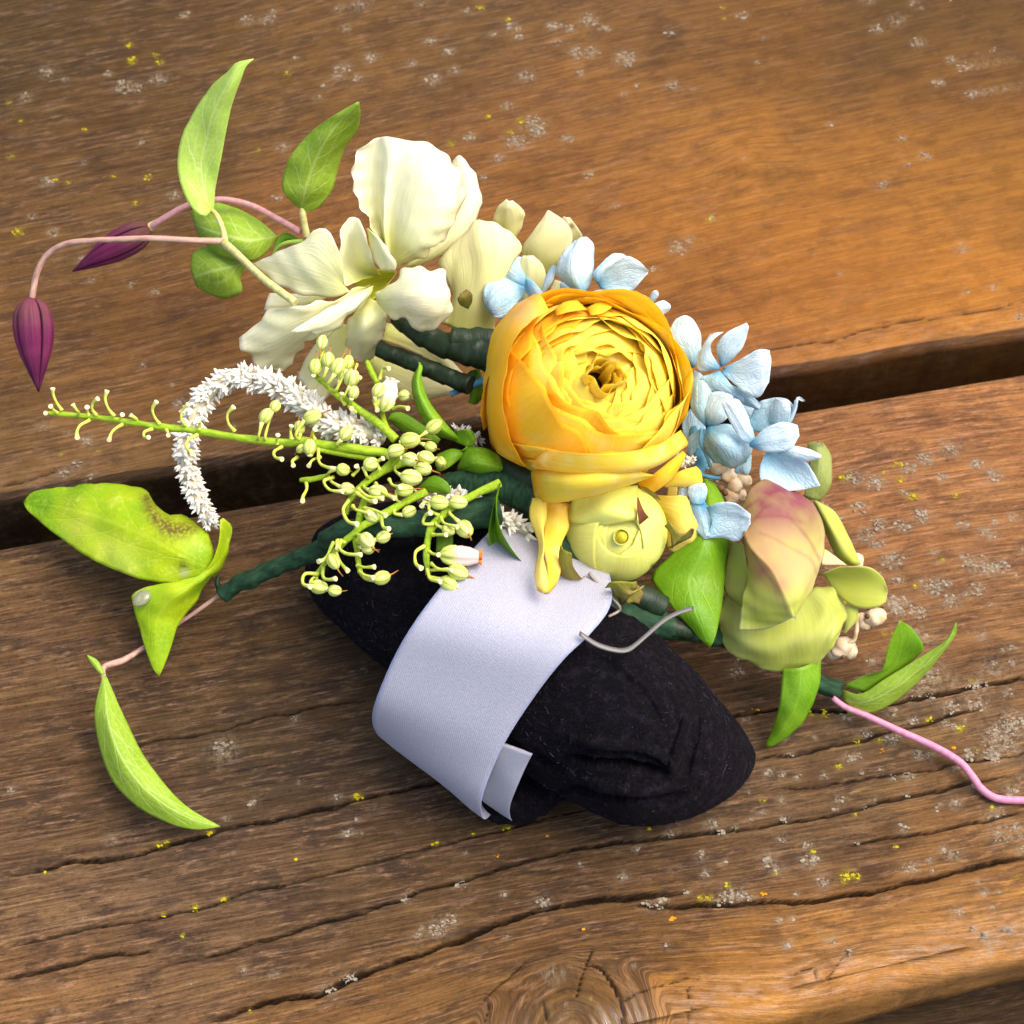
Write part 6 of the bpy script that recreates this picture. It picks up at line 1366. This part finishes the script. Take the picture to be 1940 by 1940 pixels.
sprig("dense drooping sprig of green buds over the dark cushion", [(s3, [1.0, .9, .8, .7, .6]), (s4, [.9, .8, .8, .7, .6, .5]), (s5, [.7, .75, .65, .5]), (c5((610, 832, 39), (530, 850, 38), (465, 855, 37)), [.6, .5, .45]), (c5((1060, 640, 42), (1000, 700, 42), (930, 780, 41), (860, 830, 41)), [.6, .7, .8, .8])],
      B5((690, 800, 43, .95, .15, 1.15), (835, 770, 44, .9, -.3, 1.1), (965, 700, 45, .9, -.2, 1.05), (1040, 645, 45, .95, -.1, 1.05), (1148, 680, 45, .9, .3, 1.05), (1040, 745, 46, .95, .15, 1.05), (1125, 735, 45.5, .9, .35, 1.05), (1110, 795, 45, .9, .2, 1.0), (1165, 575, 44, .8, -.6, 1.0), (1045, 840, 45, .95, .15, 1.15),
         (872, 915, 44, .95, .15, 1.1), (1012, 905, 44, .95, -.1, 1.15), (712, 900, 42, .8, .2, 1.1), (1035, 1020, 43, .85, -.45, 1.05), (815, 1170, 43, .4, .5, 1.0), (900, 1152, 42, .9, -.35, 1.05), (820, 1212, 42, .9, .2, .9), (892, 1365, 40, .9, -.3, 1.05), (562, 1412, 37, .9, .15, 1.05), (646, 1432, 37, .95, .1, 1.0), (640, 1278, 40, .3, .6, .9), (840, 1040, 43, .6, .5, .9), (1200, 760, 42, .5, .5, .9)),
      [hk(c5, (640, 840), (590, 860), (620, 905), (690, 915), h=41), hk(c5, (720, 960), (690, 1010), (715, 1070), (765, 1085), h=41), hk(c5, (495, 852), (500, 900), (480, 940), (478, 965), h=37), hk(c5, (680, 1170), (670, 1210), (710, 1240), (785, 1245), h=41), hk(c5, (585, 1310), (585, 1360), (610, 1375), (652, 1370), h=37), hk(c5, (560, 1345), (490, 1345), (480, 1395), (520, 1412), h=36), hk(c5, (650, 1230), (680, 1290), (715, 1330), h=38),
       hk(c5, (765, 1300), (800, 1310), (855, 1308), h=39), hk(c5, (775, 1330), (800, 1350), (850, 1365), h=39), hk(c5, (760, 920), (820, 960), (860, 965), h=43), hk(c5, (800, 1000), (850, 1010), (915, 1040), h=43), hk(c5, (740, 990), (760, 1010), (830, 1030), h=42), hk(c5, (860, 870), (900, 920), (960, 950), h=44), hk(c5, (700, 1180), (660, 1170), (660, 1210), h=40),
       hk(c5, (740, 830), (770, 800), (760, 780), h=42), hk(c5, (880, 800), (870, 760), (900, 740), h=43), hk(c5, (640, 1180), (600, 1260), (560, 1280), h=38), hk(c5, (890, 1060), (900, 1100), (930, 1110), h=43), hk(c5, (770, 900), (820, 940), (900, 950), h=43), hk(c5, (930, 850), (950, 880), (990, 890), h=44)], 3)
s6 = c5((1510, 868, 45), (1400, 920, 45), (1300, 970, 45), (1230, 1020, 45), (1150, 1110, 44), (1125, 1230, 43), (1135, 1350, 42))
sp4 = sprig("side sprig drooping over the ribbon with a pink bell", [(s6, [.9, .8, .75, .8, .75, .6, .5])],
      B5((1192, 972, 47, .95, .1, .95), (1292, 970, 47, .95, .1, 1.1), (1325, 1110, 46, .6, .75, 1.1), (1242, 1115, 46, .8, .3, .95), (1290, 1335, 44, .9, .3, 1.1), (1240, 1395, 43, .8, .5, 1.1)),
      [hk(c5, (1160, 1085), (1110, 1080), (1120, 1040), (1148, 1025), h=45), hk(c5, (1115, 1200), (1070, 1230), (1070, 1290), (1100, 1315), h=44), hk(c5, (1130, 1320), (1145, 1370), (1200, 1385), h=43), hk(c5, (1140, 1230), (1160, 1240), (1190, 1245), h=45), hk(c5, (1160, 1140), (1190, 1140), (1230, 1140), h=45), hk(c5, (1150, 1290), (1190, 1320), (1260, 1325), h=44), hk(c5, (1200, 1050), (1220, 1080), (1290, 1100), h=46), hk(c5, (1180, 1000), (1120, 970), (1100, 990), h=45)], 4)
def bell(o, base, tip, R, mat, rim):
    b, t = P([base])[0], P([tip])[0]; L = np.linalg.norm(t - b)
    V, Q, uvq = lathe_geo([(R * .12, 0), (R * .62, L * .10), (R * .9, L * .28), (R, L * .5), (R * .9, L * .72), (R * .66, L * .88), (R * .58, L * .94), (R * .40, L * .92)], 30, 5, .16)
    me = fast_mesh("bell_flower", V, Q, uvq); me.materials.append(mat)
    V, Q, uvq = lathe_geo([(R * .50, L * .90), (R * .62, L * .95), (R * .78, L * 1.02), (R * .56, L * .98), (R * .30, L * .9)], 30, 5, .45)
    m2 = fast_mesh("bell_rim", V, Q, uvq); m2.materials.append(rim)
    V, Q, uvq = lathe_geo([(R * .2, -L * .03), (R * .72, L * .06), (R * 1.0, L * .22), (R * 1.02, L * .36), (R * .9, L * .40)], 30, 5, .35)
    m3 = fast_mesh("calyx", V, Q, uvq); m3.materials.append(BUDS)
    for nm, m in (("bell_flower", me), ("bell_rim", m2), ("calyx", m3)): place(nm, m, aim(b, t - b), o)
ORIM = plain_mat("orange_bell_rim", lin(232, 128, 50), lin(206, 90, 26), sc=900, rough=.6)
WRIM = plain_mat("cream_bell_rim", lin(236, 222, 190), lin(226, 200, 160), sc=900, rough=.6)
BELLW = petal_mat("white_bell", lin(206, 206, 130), lin(236, 222, 210), lin(238, 222, 208), vein_amt=.25, trans=.12)
BELLP = petal_mat("pink_bell", lin(206, 212, 120), lin(238, 206, 194), lin(238, 190, 170), vein_amt=.3, trans=.12)
bell(sp4, c5((1200, 1245, 45))[0], c5((1410, 1258, 44))[0], .0020, BELLP, ORIM)
bell([o for o in bpy.data.objects if o.name == "bud_sprig.001"][0], c5((890, 490, 44))[0], c5((945, 330, 46))[0], .0021, BELLW, WRIM)

# ------------------------------------------------------------------ dried cream berries
BERRY = plain_mat("dried_cream_berry", lin(242, 220, 186), lin(214, 178, 130), sc=420, rough=.5, bump=.8, trans=.1)
BERRB = plain_mat("brown_berry_scar", lin(120, 84, 44), lin(74, 50, 30), sc=600, rough=.7)
by = empty("dried_berry_stalk", P(c7((1040, 1120, 12)))[0], cor, "shrivelled cream berries peeping out beside the hellebore")
def berry(c, sx, d, R=1.0, seed=0):
    u = np.linspace(0, math.pi, 14); V, Q, uvq = lathe_geo([(math.sin(x) * .0016 * R + 1e-6, -math.cos(x) * .0021 * R) for x in u], 18)
    V = V + V / .0018 * (wob(V, .00022, 420, seed) + wob(V, .00010, 1100, seed + 1))[:, None]
    p = P([c])[0]; t = P([(c[0] + d[0] * 20, c[1] + d[1] * 20, c[2])])[0] - p
    me = fast_mesh("berry", V, Q, uvq); me.materials.append(BERRY)
    o = place("berry", me, aim(p, t, seed, (sx, 1, 1)), by)
    V2, Q2, u2 = lathe_geo([(.00003, .0002), (.0003, .00015), (.00036, 0)], 9); m2 = fast_mesh("scar", V2, Q2, u2); m2.materials.append(BERRB)
    return o
for i, (x, y, h, sx, d, R) in enumerate([(1150, 1020, 14, 1.0, (1, -.3), 1.15), (1090, 1040, 13, 1.0, (.6, .8), .9), (980, 1175, 10, 1.1, (-.8, .6), 1.2), (1020, 1190, 9, 1, (.2, 1), 1.0), (940, 1210, 9, 1, (-1, .3), .8), (1060, 720, 22, 1, (.5, 1), .8),
                                         (420, 330, 27, 1, (.2, 1), 1.0), (460, 300, 27, 1, (.8, .2), .9), (400, 385, 26, 1, (0, 1), 1.0), (340, 240, 28, 1, (-1, .2), 1.0), (440, 370, 25, 1, (.5, .6), .9), (390, 280, 28, 1, (.5, -.5), .9)]):
    berry(c7((x, y, h))[0], sx, d, R, i + 1)
tube("stem", c7((1060, 1000, 14), (1055, 1090, 13), (1045, 1140, 12), (1000, 1160, 11)), [.5, .45, .5, .6], BERRY, by, lump=.2)
for (x, y, h, rr) in ((1112, 1015, 17, .7), (1120, 975, 16, .5), (985, 1228, 11.5, .6), (345, 345, 30, 1.0), (370, 370, 29, .8), (1195, 965, 14, .4)):
    V, Q, u2 = lathe_geo([(math.sin(t_) * .0008 * rr + 1e-6, -math.cos(t_) * .0006 * rr) for t_ in np.linspace(0, math.pi, 7)], 9)
    m2 = fast_mesh("scar", V, Q, u2); m2.materials.append(BERRB)
    place("scar", m2, aim(P(c7((x, y, h)))[0], CAM - P(c7((x, y, h)))[0]), by)

# ------------------------------------------------------------------ drop lying on the folded leaf
dm = NT("milky_drop"); dm.b.inputs['Transmission Weight'].default_value = .65
DROP = dm.finish(lin(196, 194, 160), .15, .5)
V, Q, uvq = lathe_geo([(math.sin(x) * .0018 * (1 - .35 * (x / math.pi)) + 1e-6, -math.cos(x) * .0021) for x in np.linspace(0, math.pi, 14)], 20)
dc = P(c4((742, 1335, 16.2)))[0]
Md = np.array(aim((0, 0, 0), (-.7, -.6, -.2)).to_3x3())
V = (V @ Md.T) * np.array([1, 1, .55])
drop = add_obj("sap_drop", V + dc, Q, DROP, None, uvq, None, True)
drop["label"] = "small milky drop on the edge of the folded yellow-green leaf"; drop["category"] = "drop"
